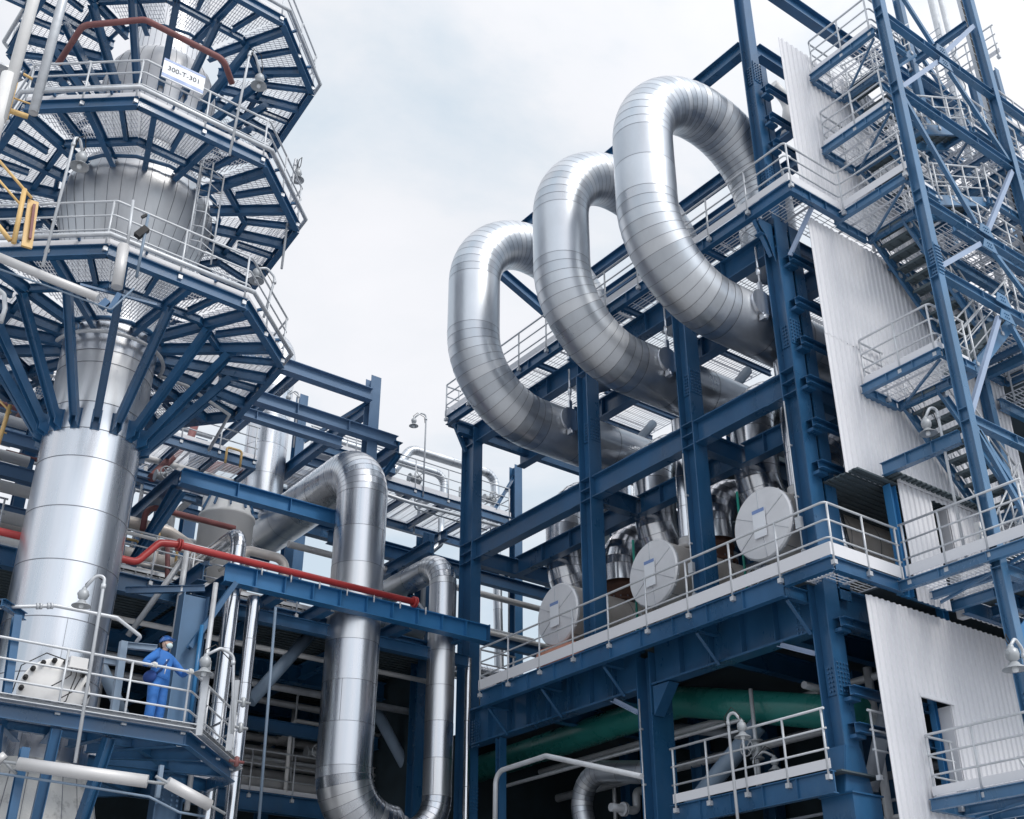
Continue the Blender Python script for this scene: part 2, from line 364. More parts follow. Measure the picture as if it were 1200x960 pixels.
# ================================================================ right hand process structure
FR = thing('steel_frame', 'tall blue steel frame that carries the three big silver pipe loops', 'steel frame', (18.4,14.26,0))
def col(x, y, z0, z1, h, w_, splices=(), name='column'):
    m = MB(); m.beam((x,y,z0), (x,y,z1), h, w_, 'I', (0,1,0), .03)
    for z in splices:                                          # bolted splice plates on the flanges and web
        m.box((x-w_/2+.03, y-h/2-.018, z-.35), (x+w_/2-.03, y-h/2+.002, z+.35)); m.bolts((x, y-h/2-.018, z), (0,-1,0), (1,0,0), (0,0,1), 4, 7, .09, .09)
        m.box((x-w_*.05-.03, y-h/2+.05, z-.3), (x-w_*.05+.0, y+h/2-.05, z+.3)); m.bolts((x-w_*.05-.03, y, z), (-1,0,0), (0,1,0), (0,0,1), 3, 6, .07, .09)
    for z in (z for z in KNEE if z0 < z < z1):                 # stiffeners opposite the beams
        for dz in (-.3, 0, .3): m.box((x-w_/2+.004, y-h/2+.034, z+dz-.01), (x+w_/2-.004, y+h/2-.034, z+dz+.01))
    return part(name, m, M['blue'], FR)
KNEE = (14.85, 18.7)
col(18.4, 14.26, 6.5, 19.2, .42, .42, (8.25, 16.1)); col(18.36, 14.26, 19.2, 30, .31, .30, (20.6, 24.0))
KNEE = (14.85,)
for x, y, h, z in ((18.4,17.40,.42,16.3), (18.4,21.17,.44,16.6)): col(x, y, 10.24, 18.35, h, .42, (z,))
col(18.35, 26.58, 0, 18.9, .62, .34, (7.9,))
KNEE = ()
col(18.86, 14.25, 9.9, 19.2, .40, .34); col(18.75, 14.3, 19.2, 24.5, .26, .22); col(18.49, 19.35, 0, 10.0, .46, .64)
col(18.3, 24.95, 0, 9.2, .2, .2)
m = MB(); m.box((18.02,13.9,5.6), (18.82,14.62,6.05)); m.box((18.02,13.9,0), (18.82,14.62,5.55))
for z in (5.56, 6.05): m.box((17.98,13.86,z), (18.86,14.66,z+.03))
for (x0,x1) in ((18.02,18.19),(18.82,18.61)):                  # flared foot below the splice
    m.plate([(x0,14.05,6.08),(x1,14.05,6.95),(x1,14.47,6.95),(x0,14.47,6.08)], .03)
for y in (14.05,14.47): m.plate([(18.02,y,6.08),(18.82,y,6.08),(18.61,y,6.95),(18.19,y,6.95)], .03)
part('column_base', m, M['blue'], FR)
yc = (14.26, 17.40, 21.17, 26.58)
for a, b, ha, hb in ((0,1,.21,.21),(1,2,.21,.22),(2,3,.22,.31)):   # front and inner tier beams, bay by bay, with haunched ends
    y0 = yc[a]+ha; y1 = yc[b]-hb
    B('floor_beam', (18.37,y0+.005,14.85), (18.37,y1-.005,14.85), FR, .6, .30)
    for y, sg in ((y0,1),(y1,-1)):
        for z, q in ((15.16,1),(14.54,-1)):
            m = MB(); m.plate([(18.22,y+.01*sg,z-.03*q),(18.52,y+.01*sg,z-.03*q),(18.52,y+.5*sg,z-.005*q),(18.22,y+.5*sg,z-.005*q)], .02)
            part('haunch_plate', m, M['blue'], FR)
    B('inner_beam', (20.0,yc[a]+.16,14.8), (20.0,yc[b]-.16,14.8), FR, .55, .28, stiff=3)
for y in yc: B('cross_beam', (18.62,y,14.8), (26,y,14.8), FR, .5, .26)
for y in yc[:3]: B('hanger_post', (20.0,y+1.55,14.55), (20.0,y+1.55,13.3), FR, .12, .12)
for y in (17.4,21.17,26.58): B('inner_column', (24.2,y,0), (24.2,y,18.9), FR, .4, .4, up=(0,1,0))
for y in (15.9,19.3,23.9):                                     # tubular knee braces rising inside each bay
    m = MB(); m.rod((19.0,y-1.2 if y<20 else y-2.2,15.2), (21.8,y-.9 if y<20 else y-1.7,18.4), .13, 14); part('tube_brace', m, M['brace'], FR)
# ---- loop platform (upper level)
UZ = 19.4
B('edge_channel', (17.70,13.05,UZ-.16), (17.70,27.0,UZ-.16), FR, .30, .16, 'I', stiff=9)
B('edge_channel', (17.76,27.0,UZ-.16), (23.5,27.0,UZ-.16), FR, .30, .12, 'C')
B('edge_channel', (17.79,13.12,UZ-.16), (19.43,13.12,UZ-.16), FR, .28, .14, 'I', stiff=2)
for x in (18.4, 20.45, 23.6): B('girder', (x,14.5,UZ-.68), (x,26.9,UZ-.68), FR, .62, .3, stiff=8)
for y in (14.26,17.4,21.17,26.55): B('cross_beam', (17.78,y,UZ-.55), (23.5,y,UZ-.55), FR, .36, .2)
for y in (15.9,19.0,20.1,22.6,24.0,25.3): B('joist', (17.76,y,UZ-.2), (18.8,y,UZ-.2), FR, .16, .1); B('joist', (20.3,y,UZ-.2), (23.5,y,UZ-.2), FR, .16, .1)
def panels(name, x0, x1, y0, y1, z, n, parent, along='y', th=.03, mt='galv'):   # floor panels with open joints
    if mt == 'floor':                                          # open bar panels, daylight shows through from below
        m = MB()
        for i in range(n):
            if along == 'y': q = [(x0,y0+(y1-y0)*i/n),(x1,y0+(y1-y0)*i/n),(x1,y0+(y1-y0)*(i+1)/n-.04),(x0,y0+(y1-y0)*(i+1)/n-.04)]; an = PI/2
            else: q = [(x0+(x1-x0)*i/n,y0),(x0+(x1-x0)*(i+1)/n-.04,y0),(x0+(x1-x0)*(i+1)/n-.04,y1),(x0+(x1-x0)*i/n,y1)]; an = 0
            g_ = grating(q, z, an, None, .10, .30, .015, .010); k = len(m.v); m.v += g_.v; m.f += [tuple(j+k for j in f) for f in g_.f]; m.sm += g_.sm; m.mi += g_.mi
            for a, b in zip(q, q[1:]+q[:1]): m.beam((a[0],a[1],z-.0125), (b[0],b[1],z-.0125), .025, .012, 'B')
        return part(name, m, M['grate'], parent)
    m = MB()
    for i in range(n):
        if along == 'y': a = y0+(y1-y0)*i/n; b = y0+(y1-y0)*(i+1)/n-.03; m.box((x0,a,z-th), (x1,b,z))
        else: a = x0+(x1-x0)*i/n; b = x0+(x1-x0)*(i+1)/n-.03; m.box((a,y0,z-th), (b,y1,z))
    return part(name, m, M[mt], parent)
FLR = 'floor'
panels('floor_panel', 17.8, 18.72, 13.2, 26.95, UZ, 11, FR, mt=FLR); panels('floor_panel', 20.3, 23.5, 14.5, 26.95, UZ, 12, FR, mt=FLR); panels('floor_panel', 18.75, 24.2, 13.2, 14.2, UZ, 4, FR, 'x', mt=FLR)
for y0, y1 in ((16.2,17.5),(19.4,21.2),(23.2,26.9)): panels('floor_panel', 18.75, 20.28, y0, y1, UZ, 1, FR, mt=FLR)
for y in (14.26, 26.7): 
    m = MB(); m.beam((18.2,y,18.2), (17.74,y,UZ-.34), .1, .1, 'L'); part('knee_bracket', m, M['blue'], FR)
m = MB(); m.plate([(18.19,14.15,18.0),(18.19,14.15,19.05),(17.75,14.15,19.05),(17.75,14.15,18.9),(18.0,14.15,18.55)], .02); part('knee_bracket', m, M['blue'], FR)
B('brace', (18.33,13.85,18.05), (18.51,13.2,19.1), FR, .10, .06, 'B', mat=M['lav'])
# ---- beams above the loops
B('roof_beam', (18.4,14.5,25.15), (18.4,26.8,25.15), FR, .42, .26); B('roof_beam', (18.53,14.26,28.0), (31,14.26,28.0), FR, .5, .28)
for z, h, x in ((23.9,.34,20.6),(22.75,.36,20.6),(21.65,.26,20.6)): B('tie_beam', (x,14.9,z), (x,23.6,z), FR, h, .26)
B('roof_beam', (18.7,14.26,25.05), (27,14.26,25.05), FR, .42, .26)
B('rear_post', (20.6,19.6,18.7), (20.6,19.6,24.1), FR, .3, .3, up=(0,1,0)); B('rear_post', (20.6,23.7,18.7), (20.6,23.7,24.1), FR, .3, .3, up=(0,1,0))
B('roof_brace', (19.0,26.6,25.55), (22.5,26.6,24.1), FR, .36, .24)
# ---- girts beside the column on the open corner
for z in (7.25,7.95,9.3,12.7,13.7,14.75,15.75,16.8,18.0,21.45,22.3,23.25):
    m = MB(); m.beam((18.32,13.82,z), (22,13.82,z), .18, .12, 'C', t=.014); m.box((18.34,13.88,z-.17),(18.62,14.05,z-.10)); m.box((18.34,13.88,z+.10),(18.62,14.05,z+.115)); part('girt', m, M['blue'], FR)
# ---- main deck with the exchangers
DZ = 10.24
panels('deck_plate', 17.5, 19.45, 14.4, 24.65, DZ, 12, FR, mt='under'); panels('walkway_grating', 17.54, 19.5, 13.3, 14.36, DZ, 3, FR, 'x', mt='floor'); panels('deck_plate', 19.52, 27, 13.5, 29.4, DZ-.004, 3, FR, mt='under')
B('edge_channel', (17.46,14.45,DZ-.24), (17.46,24.7,DZ-.24), FR, .42, .16, 'I', stiff=9); B('edge_channel', (17.54,13.22,DZ-.16), (19.44,13.22,DZ-.16), FR, .26, .14, 'I')
B('edge_channel', (17.46,13.2,DZ-.15), (17.46,14.4,DZ-.15), FR, .25, .14, 'I')
B('girder', (18.35,14.5,9.72), (18.35,19.1,9.72), FR, .98, .34, stiff=4); B('girder', (18.35,19.6,9.72), (18.35,26.2,9.72), FR, .98, .34, stiff=7)
B('girder', (18.65,14.2,9.75), (27,14.2,9.75), FR, .8, .3)
m = MB()
for y in (25.9,):
    m.bolts((18.18,y,9.5), (-1,0,0), (0,1,0), (0,0,1), 4, 10, .1, .075)
m.bolts((18.18,14.75,9.6), (-1,0,0), (0,1,0), (0,0,1), 2, 9, .1, .08); part('bolt_group', m, M['blue'], FR)
m = MB(); m.plate([(18.35,19.08,9.2),(18.35,18.55,9.2),(18.35,19.08,8.55)], .3); part('haunch_plate', m, M['blue'], FR)
for y in (14.5,17.0,20.0,22.3,24.5):                           # outriggers carrying the walkway
    m = MB(); m.beam((17.54,y,9.93), (18.18,y,9.93), .26, .14, 'I'); m.beam((17.6,y,9.78), (18.2,y,9.2), .08, .08, 'L'); part('outrigger', m, M['blue'], FR)
for a, b in (((18.2,20.45,9.2),(18.2,19.6,8.72)),((18.2,15.35,9.2),(18.2,14.5,8.8))): B('knee_brace', a, b, FR, .1, .1, 'L', mat=M['lav'])
for y in (15.6,17.4,21.2,23.6): B('joist', (18.55,y,9.7), (26.5,y,9.7), FR, .5, .22)
# ---- lower gallery
LZ = 6.439
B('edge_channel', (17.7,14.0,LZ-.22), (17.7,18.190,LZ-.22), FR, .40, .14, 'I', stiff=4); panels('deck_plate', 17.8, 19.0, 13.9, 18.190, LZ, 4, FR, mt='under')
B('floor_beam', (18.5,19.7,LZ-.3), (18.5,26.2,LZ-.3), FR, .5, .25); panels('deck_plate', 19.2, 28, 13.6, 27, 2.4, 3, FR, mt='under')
for x, y in ((21.5,16.2),(21.5,21),(24,18.6)): B('inner_column', (x,y,0), (x,y,9.4), FR, .35, .35, up=(0,1,0))

# ---- dark walls added to shut daylight gaps out of the ground floor
m = MB(); m.box((24.6,13.6,0), (24.75,29.2,10.2)); whole('screen_wall', m, M['dark'], 'dark cladding wall deep inside the ground floor of the blue frame', 'wall')
m = MB(); m.box((18.55,28.9,0), (24.6,29.05,10.2)); whole('screen_wall', m, M['dark'], 'dark end wall added beside the pipe rack to shut daylight out of the ground floor', 'wall')

# ---- guard railings
railing('long pale railing along the exchanger deck of the blue frame', [(19.62,13.17,DZ), (17.4,13.17,DZ), (17.4,24.72,DZ), (18.6,24.72,DZ)], toe=.26)
railing('railing along the high platform under the three pipe loops', [(19.45,11.2,UZ),(19.45,13.06,UZ),(17.62,13.06,UZ),(17.62,27.05,UZ),(18.2,27.05,UZ)], toe=.2)
railing('railing of the lowest gallery in front of the dark ground floor', [(17.64,14.0,LZ),(17.64,18.089,LZ)], toe=.18, spacing=1.05)
railing('short railing behind the foot of the corner column beside the white wall', [(18.6,13.75,6.5),(20.0,13.75,6.5)], toe=0)

# ---- the three expansion loops
for y, lab, zt in ((15.3,'nearest and tallest silver pipe loop, in front of the corner column',22.9), (18.4,'middle one of the three big silver pipe loops',22.65), (22.2,'farthest silver pipe loop, on the left of the three',22.75)):
    p = clad_pipe('pipe_loop', lab, [(26,y,16.95),(15.3,y,16.95),(15.3,y,zt),(19.5,y,zt),(19.5,y,19.05)], .71, 2.1, 15, 1.15, group='big silver expansion loops', n=56)
    m = MB(); m.lathe([(.30,-.35),(.30,-.05),(.33,-.04),(.33,0),(.30,.01),(.30,.12),(.34,.13),(.34,.17),(0,.17)], (18.0,y-.62,16.98), (0,-1,0), 30, 0, False)
    m.box((17.95,y-.78,17.3),(18.05,y-.72,17.55)); m.rod((18.0,y-.75,17.5),(18.0,y-.75,18.55),.025,8); m.lathe([(.05,-.1),(.06,0),(.05,.1)],(18.0,y-.75,17.85),(0,0,1),10)
    m.box((17.94,y-.82,16.52),(18.06,y-.68,16.68)); m.rod((18.0,y-.86,16.58),(18.0,y-.64,16.58),.05,8)
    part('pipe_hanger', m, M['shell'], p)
# ---- heat exchangers
for i, (y, lab) in enumerate(((15.40,'white horizontal exchanger drum nearest the corner column'), (18.93,'white horizontal exchanger drum in the middle of the row'), (22.50,'white horizontal exchanger drum at the far left of the row'))):
    x0 = 18.3 if i else 18.2; z = 11.86; rr = .80
    t = thing('heat_exchanger', lab, 'heat exchanger', (x0,y,DZ), 'white exchanger drums on the deck')
    m = MB(); m.clad([(x0+.02,y,z),(x0+.9,y,z),(x0+1.9,y,z),(x0+2.9,y,z),(x0+3.9,y,z),(x0+5,y,z)], rr, 48, .02); part('shell', m, lots('jacket'), t)
    m = MB(); m.lathe([(rr+.015,.05),(rr+.015,-.01),(rr-.02,-.05),(0,-.10)], (x0,y,z), (1,0,0), 48, smooth=False)
    for k in range(6):                                         # radial laps of the end cover
        a = 2*PI*k/6+.45; d = V((0,math.cos(a),math.sin(a))); m.beam(V((x0-.104,y,z))+d*.02, V((x0-.054,y,z))+d*(rr-.02), .012, .008, 'B', (1,0,0), mi=1)
    for k in range(20): a = 2*PI*k/20; m.rod((x0+.02,y+(rr+.012)*math.cos(a),z+(rr+.012)*math.sin(a)),(x0+.05,y+(rr+.012)*math.cos(a),z+(rr+.012)*math.sin(a)),.018,6)
    part('end_cover', m, [M['cover'], M['seam_light']], t)
    m = MB(); m.box((x0-.135,y-.17,z-.34), (x0-.12,y+.17,z+.30)); pl_ = part('name_plate', m, M['sign'], t)
    m = MB(); m.box((x0-.139,y-.17,z+.22), (x0-.136,y+.17,z+.30)); part('plate_band', m, M['signblue'], pl_)
    m = MB()
    for xx in (x0+.8,x0+3.4): m.box((xx-.12,y-.55,DZ), (xx+.12,y+.55,z-rr*.62))
    part('saddle', m, M['fireproof'], t)
    m = MB(); m.lathe([(.20,0),(.26,.05),(.26,.12),(.2,.14),(.24,.2),(.24,.26)], (x0+.95,y-.28,z+rr-.06), (0,0,1), 20); part('nozzle', m, M['pale_cyl'], t)
    clad_pipe('riser_pipe', ['mirror bright vertical pipe above the exchanger beside the corner column','mirror bright vertical pipe rising from the middle exchanger','mirror bright vertical pipe rising from the far left exchanger'][i], [(x0+.95,y-.28,z+rr+.22),(x0+.95,y-.28,16.1)], .2, .3, 4, .9, 'mirror', 'bright risers above the exchangers', n=28)
    # large return bend with rusty bellows behind
    rx = x0+2.3
    clad_pipe('return_bend', ['shiny gored bend behind the corner column ending in a rusty collar','shiny gored bend behind the middle exchanger ending in a rusty collar','shiny gored bend behind the far left exchanger ending in a rusty collar'][i], [(rx,y+.1,z+rr+.55),(rx,y+.1,z+rr+2.0),(rx+4,y+.1,z+rr+2.0)], .54, 1.0, 9, .8, 'mirror', 'gored bends with rusty collars', n=36)
    t2 = thing('bellows_collar', ['rusty brown collar on top of the exchanger behind the corner column','rusty brown collar on top of the middle exchanger','rusty brown collar on top of the far left exchanger'][i], 'collar', (rx,y+.1,z+rr-.05), 'rusty collars on the exchangers')
    m = MB(); m.lathe([(.44,0),(.52,.03),(.52,.09),(.42,.12),(.42,.42),(.46,.46),(.46,.52),(.42,.55),(.42,.62)], (rx,y+.1,z+rr-.05), (0,0,1), 28); part('collar_body', m, M['rust'], t2)
    m = MB(); m.bolts((rx,y+.1,z+rr+.03),(0,0,1),(1,0,0),(0,1,0),1,1,.1,.1)
    for k in range(16): a = 2*PI*k/16; m.rod((rx+.48*math.cos(a),y+.1+.48*math.sin(a),z+rr-.1),(rx+.48*math.cos(a),y+.1+.48*math.sin(a),z+rr+.1),.02,6)
    part('stud_ring', m, M['seam'], t2)
# C shaped bends between the tiers
for i, (y, lab) in enumerate(((17.45,'bright C shaped pipe bend behind the third column, under the near loop'), (21.1,'bright C shaped pipe bend under the middle loop'), (24.95,'bright C shaped pipe bend under the far loop with open sky around it'))):
    clad_pipe('return_bend', lab, [(26.5,y,16.95),(20.6,y,16.95),(20.6,y,13.3),(26.5,y,13.3)], .56, 1.3, 9, .9, 'mirror', 'bright C shaped bends under the loops', n=40)
for i, (y, lab) in enumerate(((19.9,'thin green pipe standing left of the middle exchanger'), (16.4,'thin green pipe standing left of the near exchanger'))):
    plain_pipe('drain_pipe', lab, [(18.6,y,DZ),(18.6,y,13.1)], .03, .08, 'green_thin', 'thin green drain pipes')
m = MB(); m.lathe([(.0,-.1),(.28,-.08),(.36,0),(.38,.25),(.38,.28)]+[(.36+.03*(k%2),.3+.06*k) for k in range(12)]+[(.34,1.1),(.15,1.2),(0,1.22)], (18.15,22.9,DZ+.4), (.25,-1,0), 28)
t = thing('expansion_joint', 'salmon coloured ribbed cylinder lying on the deck below the far exchanger', 'joint', (18.15,22.9,DZ)); part('bellows', m, M['terra'], t)
m = MB(); m.box((17.95,21.9,DZ),(18.45,22.0,DZ+.1)); m.box((17.95,22.7,DZ),(18.45,22.8,DZ+.1)); part('skid', m, M['fireproof'], t)
for i, y in enumerate((14.6,18.0,21.7)):
    m = MB(); m.rod((18.6,y+.6,DZ),(19.5,y-.1,11.2),.17,16)
    t = thing('support_strut', ['fat slanting blue tube under the near exchanger','fat slanting blue tube under the middle exchanger','fat slanting blue tube under the far exchanger'][i], 'strut', (18.6,y+.6,DZ), 'slanting tubes under the exchangers'); part('tube', m, M['brace'], t)
# ---- pipes in the dark ground floor
plain_pipe('header_pipe', 'thick green pipe under the exchanger deck', [(20.000,14.936,7.970), (20.000,19.977,9.352), (20.000,28.382,9.223)], .36, .5, 'green', n=28)
plain_pipe('header_pipe', 'long pale pipe sloping behind the thick green pipe', [(22.000,24.678,10.161), (21.000,19.365,8.614)], .12, .3, 'grey')
clad_pipe('elbow_pipe', 'curved silver pipe in the dark under the exchanger deck', [(19.600,20.290,7.709), (19.600,23.618,8.281), (19.600,23.099,6.570)], .27, .7, 8, .8, n=28)
plain_pipe('brace_tube', 'slanting grey tube brace behind the lowest gallery', [(19.600,17.363,8.195), (18.900,19.129,6.429)], .2, .3, 'brace')
plain_pipe('brace_tube', 'slanting grey tube seen between corner column and white wall', [(20.200,14.442,8.069), (19.800,14.837,6.472)], .16, .3, 'grey')
plain_pipe('vent_pipe', 'pale bent pipe standing in front of the dark ground floor', [(17.000,23.400,6.548), (17.000,23.382,7.906), (17.000,21.441,7.933), (17.000,18.304,6.948)], .06, .3, 'rail')
for i, z in enumerate((4.6,5.5,7.4)):
    plain_pipe('service_pipe', ['lowest thin pipe crossing the dark ground floor','second thin pipe crossing the dark ground floor','topmost thin pipe crossing the dark ground floor'][i], [(22.0+i*.4,14.5,z),(22.0+i*.4,26,z)], .09, .2, 'grey', 'thin pipes in the ground floor')
railing('far railing deep in the dark ground floor', [(21.2,19.9,5.2),(21.2,26.4,5.2)], toe=0, spacing=1.0)

# ================================================================ white corrugated walls of the right face
def sheet(name, label, x0, x1, z0, z1, y, cut=None, pitch=.18, depth=.032, mt='sheet'):
    # trapezoidal profile sheeting facing -y, real folds and thickness; cut = openings (x0, x1, z0, z1)
    m = MB(); cut = cut or []
    pr = [0, .09, .115, .175]                                 # pan, rise, rib, fall
    xs = []; x = x0
    while x < x1:
        for o, d in ((0,0),(.08,0),(.10,1),(.16,1)):
            if x+o < x1: xs.append((x+o, y-d*depth))
        x += pitch
    xs.append((x1, y))
    for c in cut:                                             # keep the fold lines exact at the openings
        for e in c[:2]:
            for p, q in zip(xs, xs[1:]):
                if p[0]+1e-6 < e < q[0]-1e-6: f = (e-p[0])/(q[0]-p[0]); xs.append((e, p[1]+(q[1]-p[1])*f)); xs.sort(); break
    def strip(a, b, za, zb):
        pts = [p for p in xs if a-1e-6 <= p[0] <= b+1e-6]
        if len(pts) < 2: return
        n = len(m.v); k = len(pts)
        for th in (0, .012):
            for z in (za, zb):
                for p in pts: m.v.append((p[0], p[1]+th, z))
        for i in range(k-1):
            m.face((n+i, n+i+1, n+k+i+1, n+k+i)); m.face((n+2*k+i, n+3*k+i, n+3*k+i+1, n+2*k+i+1))
            m.face((n+i, n+2*k+i, n+2*k+i+1, n+i+1)); m.face((n+k+i, n+k+i+1, n+3*k+i+1, n+3*k+i))
        for i in (0, k-1): m.face((n+i, n+k+i, n+3*k+i, n+2*k+i))
    if not cut: strip(x0, x1, z0, z1)
    for c in cut:
        strip(x0, c[0], z0, z1); strip(c[1], x1, z0, z1); strip(c[0], c[1], c[3], z1); strip(c[0], c[1], z0, c[2])
    return m
WY = 13.4
t = thing('sheet_wall', 'big white corrugated wall sheet in the middle, behind the stair with the curved shadow', 'wall', (18.57,WY,12.4), 'white corrugated walls')
part('sheeting', sheet('', '', 18.57, 25.6, 12.42, 15.86, WY), M['sheet'], t); part('sheeting', sheet('', '', 18.57, 25.6, 15.80, 19.0, WY-.008), M['sheet'], t)
m = MB()
for i in range(34): x = 18.72+i*.2; m.lathe([(.012,-.004),(.012,.004)], (x,WY-.008,15.8), (0,1,0), 6)
part('screw_row', m, M['seam'], t)
t = thing('sheet_wall', 'topmost white corrugated wall sheet rising beside the corner column', 'wall', (18.5,WY,19.5), 'white corrugated walls')
part('sheeting', sheet('', '', 18.52, 24.4, 19.45, 24.75, WY), M['sheet'], t)
t = thing('sheet_wall', 'lowest white corrugated wall with a dark doorway behind a small balcony', 'wall', (18.6,WY,0), 'white corrugated walls')
part('sheeting', sheet('', '', 18.6, 31, 0, 9.78, WY, [(19.8,20.8,6.05,7.98)]), M['sheet'], t)
m = MB(); m.box((19.77,WY-.05,7.96),(20.84,WY-.004,8.03)); m.box((20.78,WY+.02,6.05),(20.84,WY+.3,7.96)); part('door_trim', m, M['sheet'], t)
m = MB(); m.beam((20.70,WY+.35,5.2),(20.70,WY+.35,8.6),.12,.12,'I'); part('door_post', m, M['blue_bright'], t)
plain_pipe('standpipe', 'thin upright pipe seen through the dark doorway of the lowest wall, right one', [(20.6,14.6,5),(20.6,14.6,9)], .05, .2, 'rail', 'pipes seen through the dark doorway')
plain_pipe('standpipe', 'thicker upright pipe seen through the dark doorway of the lowest wall, left one', [(20.35,14.9,5),(20.35,14.9,9)], .09, .2, 'rail', 'pipes seen through the dark doorway')
t = thing('sheet_wall', 'white corrugated porch front with a tall dark opening on the exchanger deck level', 'wall', (19.62,13.15,9.9), 'white corrugated walls')
part('sheeting', sheet('', '', 19.92, 24.6, 9.86, 12.55, 13.14, [(20.98,21.6,9.86,12.36)]), M['sheet'], t)
m = MB(); m.box((19.86,13.06,12.46),(24.6,13.10,12.62)); part('fascia', m, M['sheet'], t)
m = MB(); m.beam((19.8,13.28,9.95),(19.8,13.28,12.4),.2,.18,'I'); part('corner_post', m, M['blue_bright'], t)
m = MB(); m.box((21.58,13.17,9.9),(21.78,13.4,12.36)); part('jamb', m, M['sheet'], t)
m = MB(); m.beam((21.55,13.7,9.9),(21.55,13.7,12.4),.2,.16,'I'); part('inner_post', m, M['blue_bright'], t)
m = MB()
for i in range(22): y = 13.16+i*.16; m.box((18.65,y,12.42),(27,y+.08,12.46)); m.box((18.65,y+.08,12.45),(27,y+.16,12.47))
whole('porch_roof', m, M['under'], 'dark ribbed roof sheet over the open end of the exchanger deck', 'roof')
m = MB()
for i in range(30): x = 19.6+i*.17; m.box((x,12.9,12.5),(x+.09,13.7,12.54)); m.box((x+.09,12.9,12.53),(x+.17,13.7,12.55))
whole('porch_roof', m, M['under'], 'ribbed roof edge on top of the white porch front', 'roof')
m = MB(); m.box((27,13.5,9.9),(27.1,34,19)); whole('screen_wall', m, M['under'], 'grey back wall inside the exchanger storey', 'wall')
clad_pipe('drop_pipe', 'bright angled pipe hanging in the open end of the exchanger storey', [(19.4,14.5,12.4),(19.55,14.5,11.3),(20.6,14.5,10.8)], .19, .35, 6, .7, 'mirror', n=28)
# ================================================================ stair tower
TX0, TX1, TX2 = 19.66, 24.35, 29.4; TY0, TY1 = 11.15, 13.25
TF = thing('stair_tower', 'open blue steel stair tower with diagonal bracing on the right', 'stair tower', (TX0,TY0,0))
def tcol(x, y, w_=.22, z1=30, spl=True):
    hh = .23; m = MB(); m.beam((x,y,0),(x,y,z1),hh,w_,'I',(0,1,0),.02)
    if spl:
        for z in (7.2,16.9,): m.box((x-w_/2+.02,y-hh/2-.015,z-.4),(x+w_/2-.02,y-hh/2+.002,z+.4)); m.bolts((x,y-hh/2-.015,z),(0,-1,0),(1,0,0),(0,0,1),4,8,.05,.09); m.bolts((x-.012,y,z),(-1,0,0),(0,1,0),(0,0,1),3,8,.05,.09)
    for z in (10.0,13.1,16.6,18.65,21.9,24.4):
        for dz in (-.14,.14): m.box((x-w_/2+.003,y-hh/2+.022,z+dz-.008),(x+w_/2-.003,y+hh/2-.022,z+dz+.008))
    part('column', m, M['blue_t'], TF)
for x in (TX0,TX1,TX2): tcol(x, TY0)
for x in (TX1+.1,TX2): tcol(x, TY1, .22, spl=False)
for z in (24.33,21.88,18.58,16.63,13.03,9.85,7.9):
    B('tie_beam', (TX0+.12,TY0,z), (TX1-.12,TY0,z), TF, .22, .17, stiff=2, mat=M['blue_t']); B('tie_beam', (TX1+.12,TY0,z), (TX2-.12,TY0,z), TF, .22, .17, mat=M['blue_t'])
for z in (26.9,22.4,18.3): B('tie_beam', (TX1+.2,TY1,z), (TX2-.2,TY1,z), TF, .26, .2, mat=M['blue_t'])
for z in (27.2,21.88,16.63): B('cross_tie', (TX1,TY0+.2,z), (TX1,TY1-.2,z), TF, .22, .16, mat=M['blue_t'])
XM = (TX0+TX1)/2
def gus(p, a, b):                                              # gusset plate in the brace plane
    m = MB(); m.plate([(p[0]-a,p[1],p[2]-b),(p[0]+a,p[1],p[2]-b),(p[0]+a*.55,p[1],p[2]+b),(p[0]-a*.55,p[1],p[2]+b)], .02); m.bolts((p[0],p[1]-.01,p[2]),(0,-1,0),(1,0,0),(0,0,1),3,2,.07,.09,.016,.02); part('gusset', m, M['blue_t'], TF)
def brace(p0, p1, w_=.115, mt='blue_t', kind='B'):
    a, b = V(p0), V(p1); d = (b-a).normalized(); m = MB(); m.beam(a+d*.22, b-d*.1, .09, w_, kind, (0,1,0)); part('brace', m, M[mt], TF)
for zc, zu, zd in ((24.3,26.9,21.95),(18.55,21.75,16.75),(16.6,None,13.15),(9.8,13.0,None)):
    if zu: brace((XM+.1,TY0-.02,zc+.15),(TX1-.1,TY0-.02,zu),.12,'lav'); brace((XM-.1,TY0-.02,zc+.15),(TX0+.1,TY0-.02,zu))
    if zd: brace((XM-.1,TY0-.02,zc-.15),(TX0+.1,TY0-.02,zd),.12,'lav'); brace((XM+.1,TY0-.02,zc-.15),(TX1-.1,TY0-.02,zd))
    gus((XM,TY0-.1,zc+.2),.3,.14); gus((XM,TY0-.1,zc-.25),.3,.14)
brace((TX0+.12,TY0-.02,13.0),(XM+.5,TY0-.02,10.0),.11)
brace((TX1+.1,TY0,21.7),(TX2-.1,TY0,18.7),.14); brace((TX1+.1,TY1,28.5),(TX2-.1,TY1,24.2),.14)
m = MB(); m.plate([(TX0+.15,TY0-.06,8.75),(TX0+.55,TY0-.06,9.05),(TX0+.62,TY0-.06,8.7),(TX0+.15,TY0-.06,8.2)],.02); m.beam((TX0+.5,TY0,8.85),(21.4,TY0,11.0),.1,.06,'B',(0,1,0)); part('gusset', m, M['blue_bright'], TF)
B('tie_beam', (TX0-.1,13.2,12.66), (TX0-.1,11.32,12.66), TF, .28, .16, mat=M['blue_t'], stiff=2)
B('tie_beam', (29.5,11.4,30.3), (34,11.4,30.3), TF, .4, .25, mat=M['blue_t'])

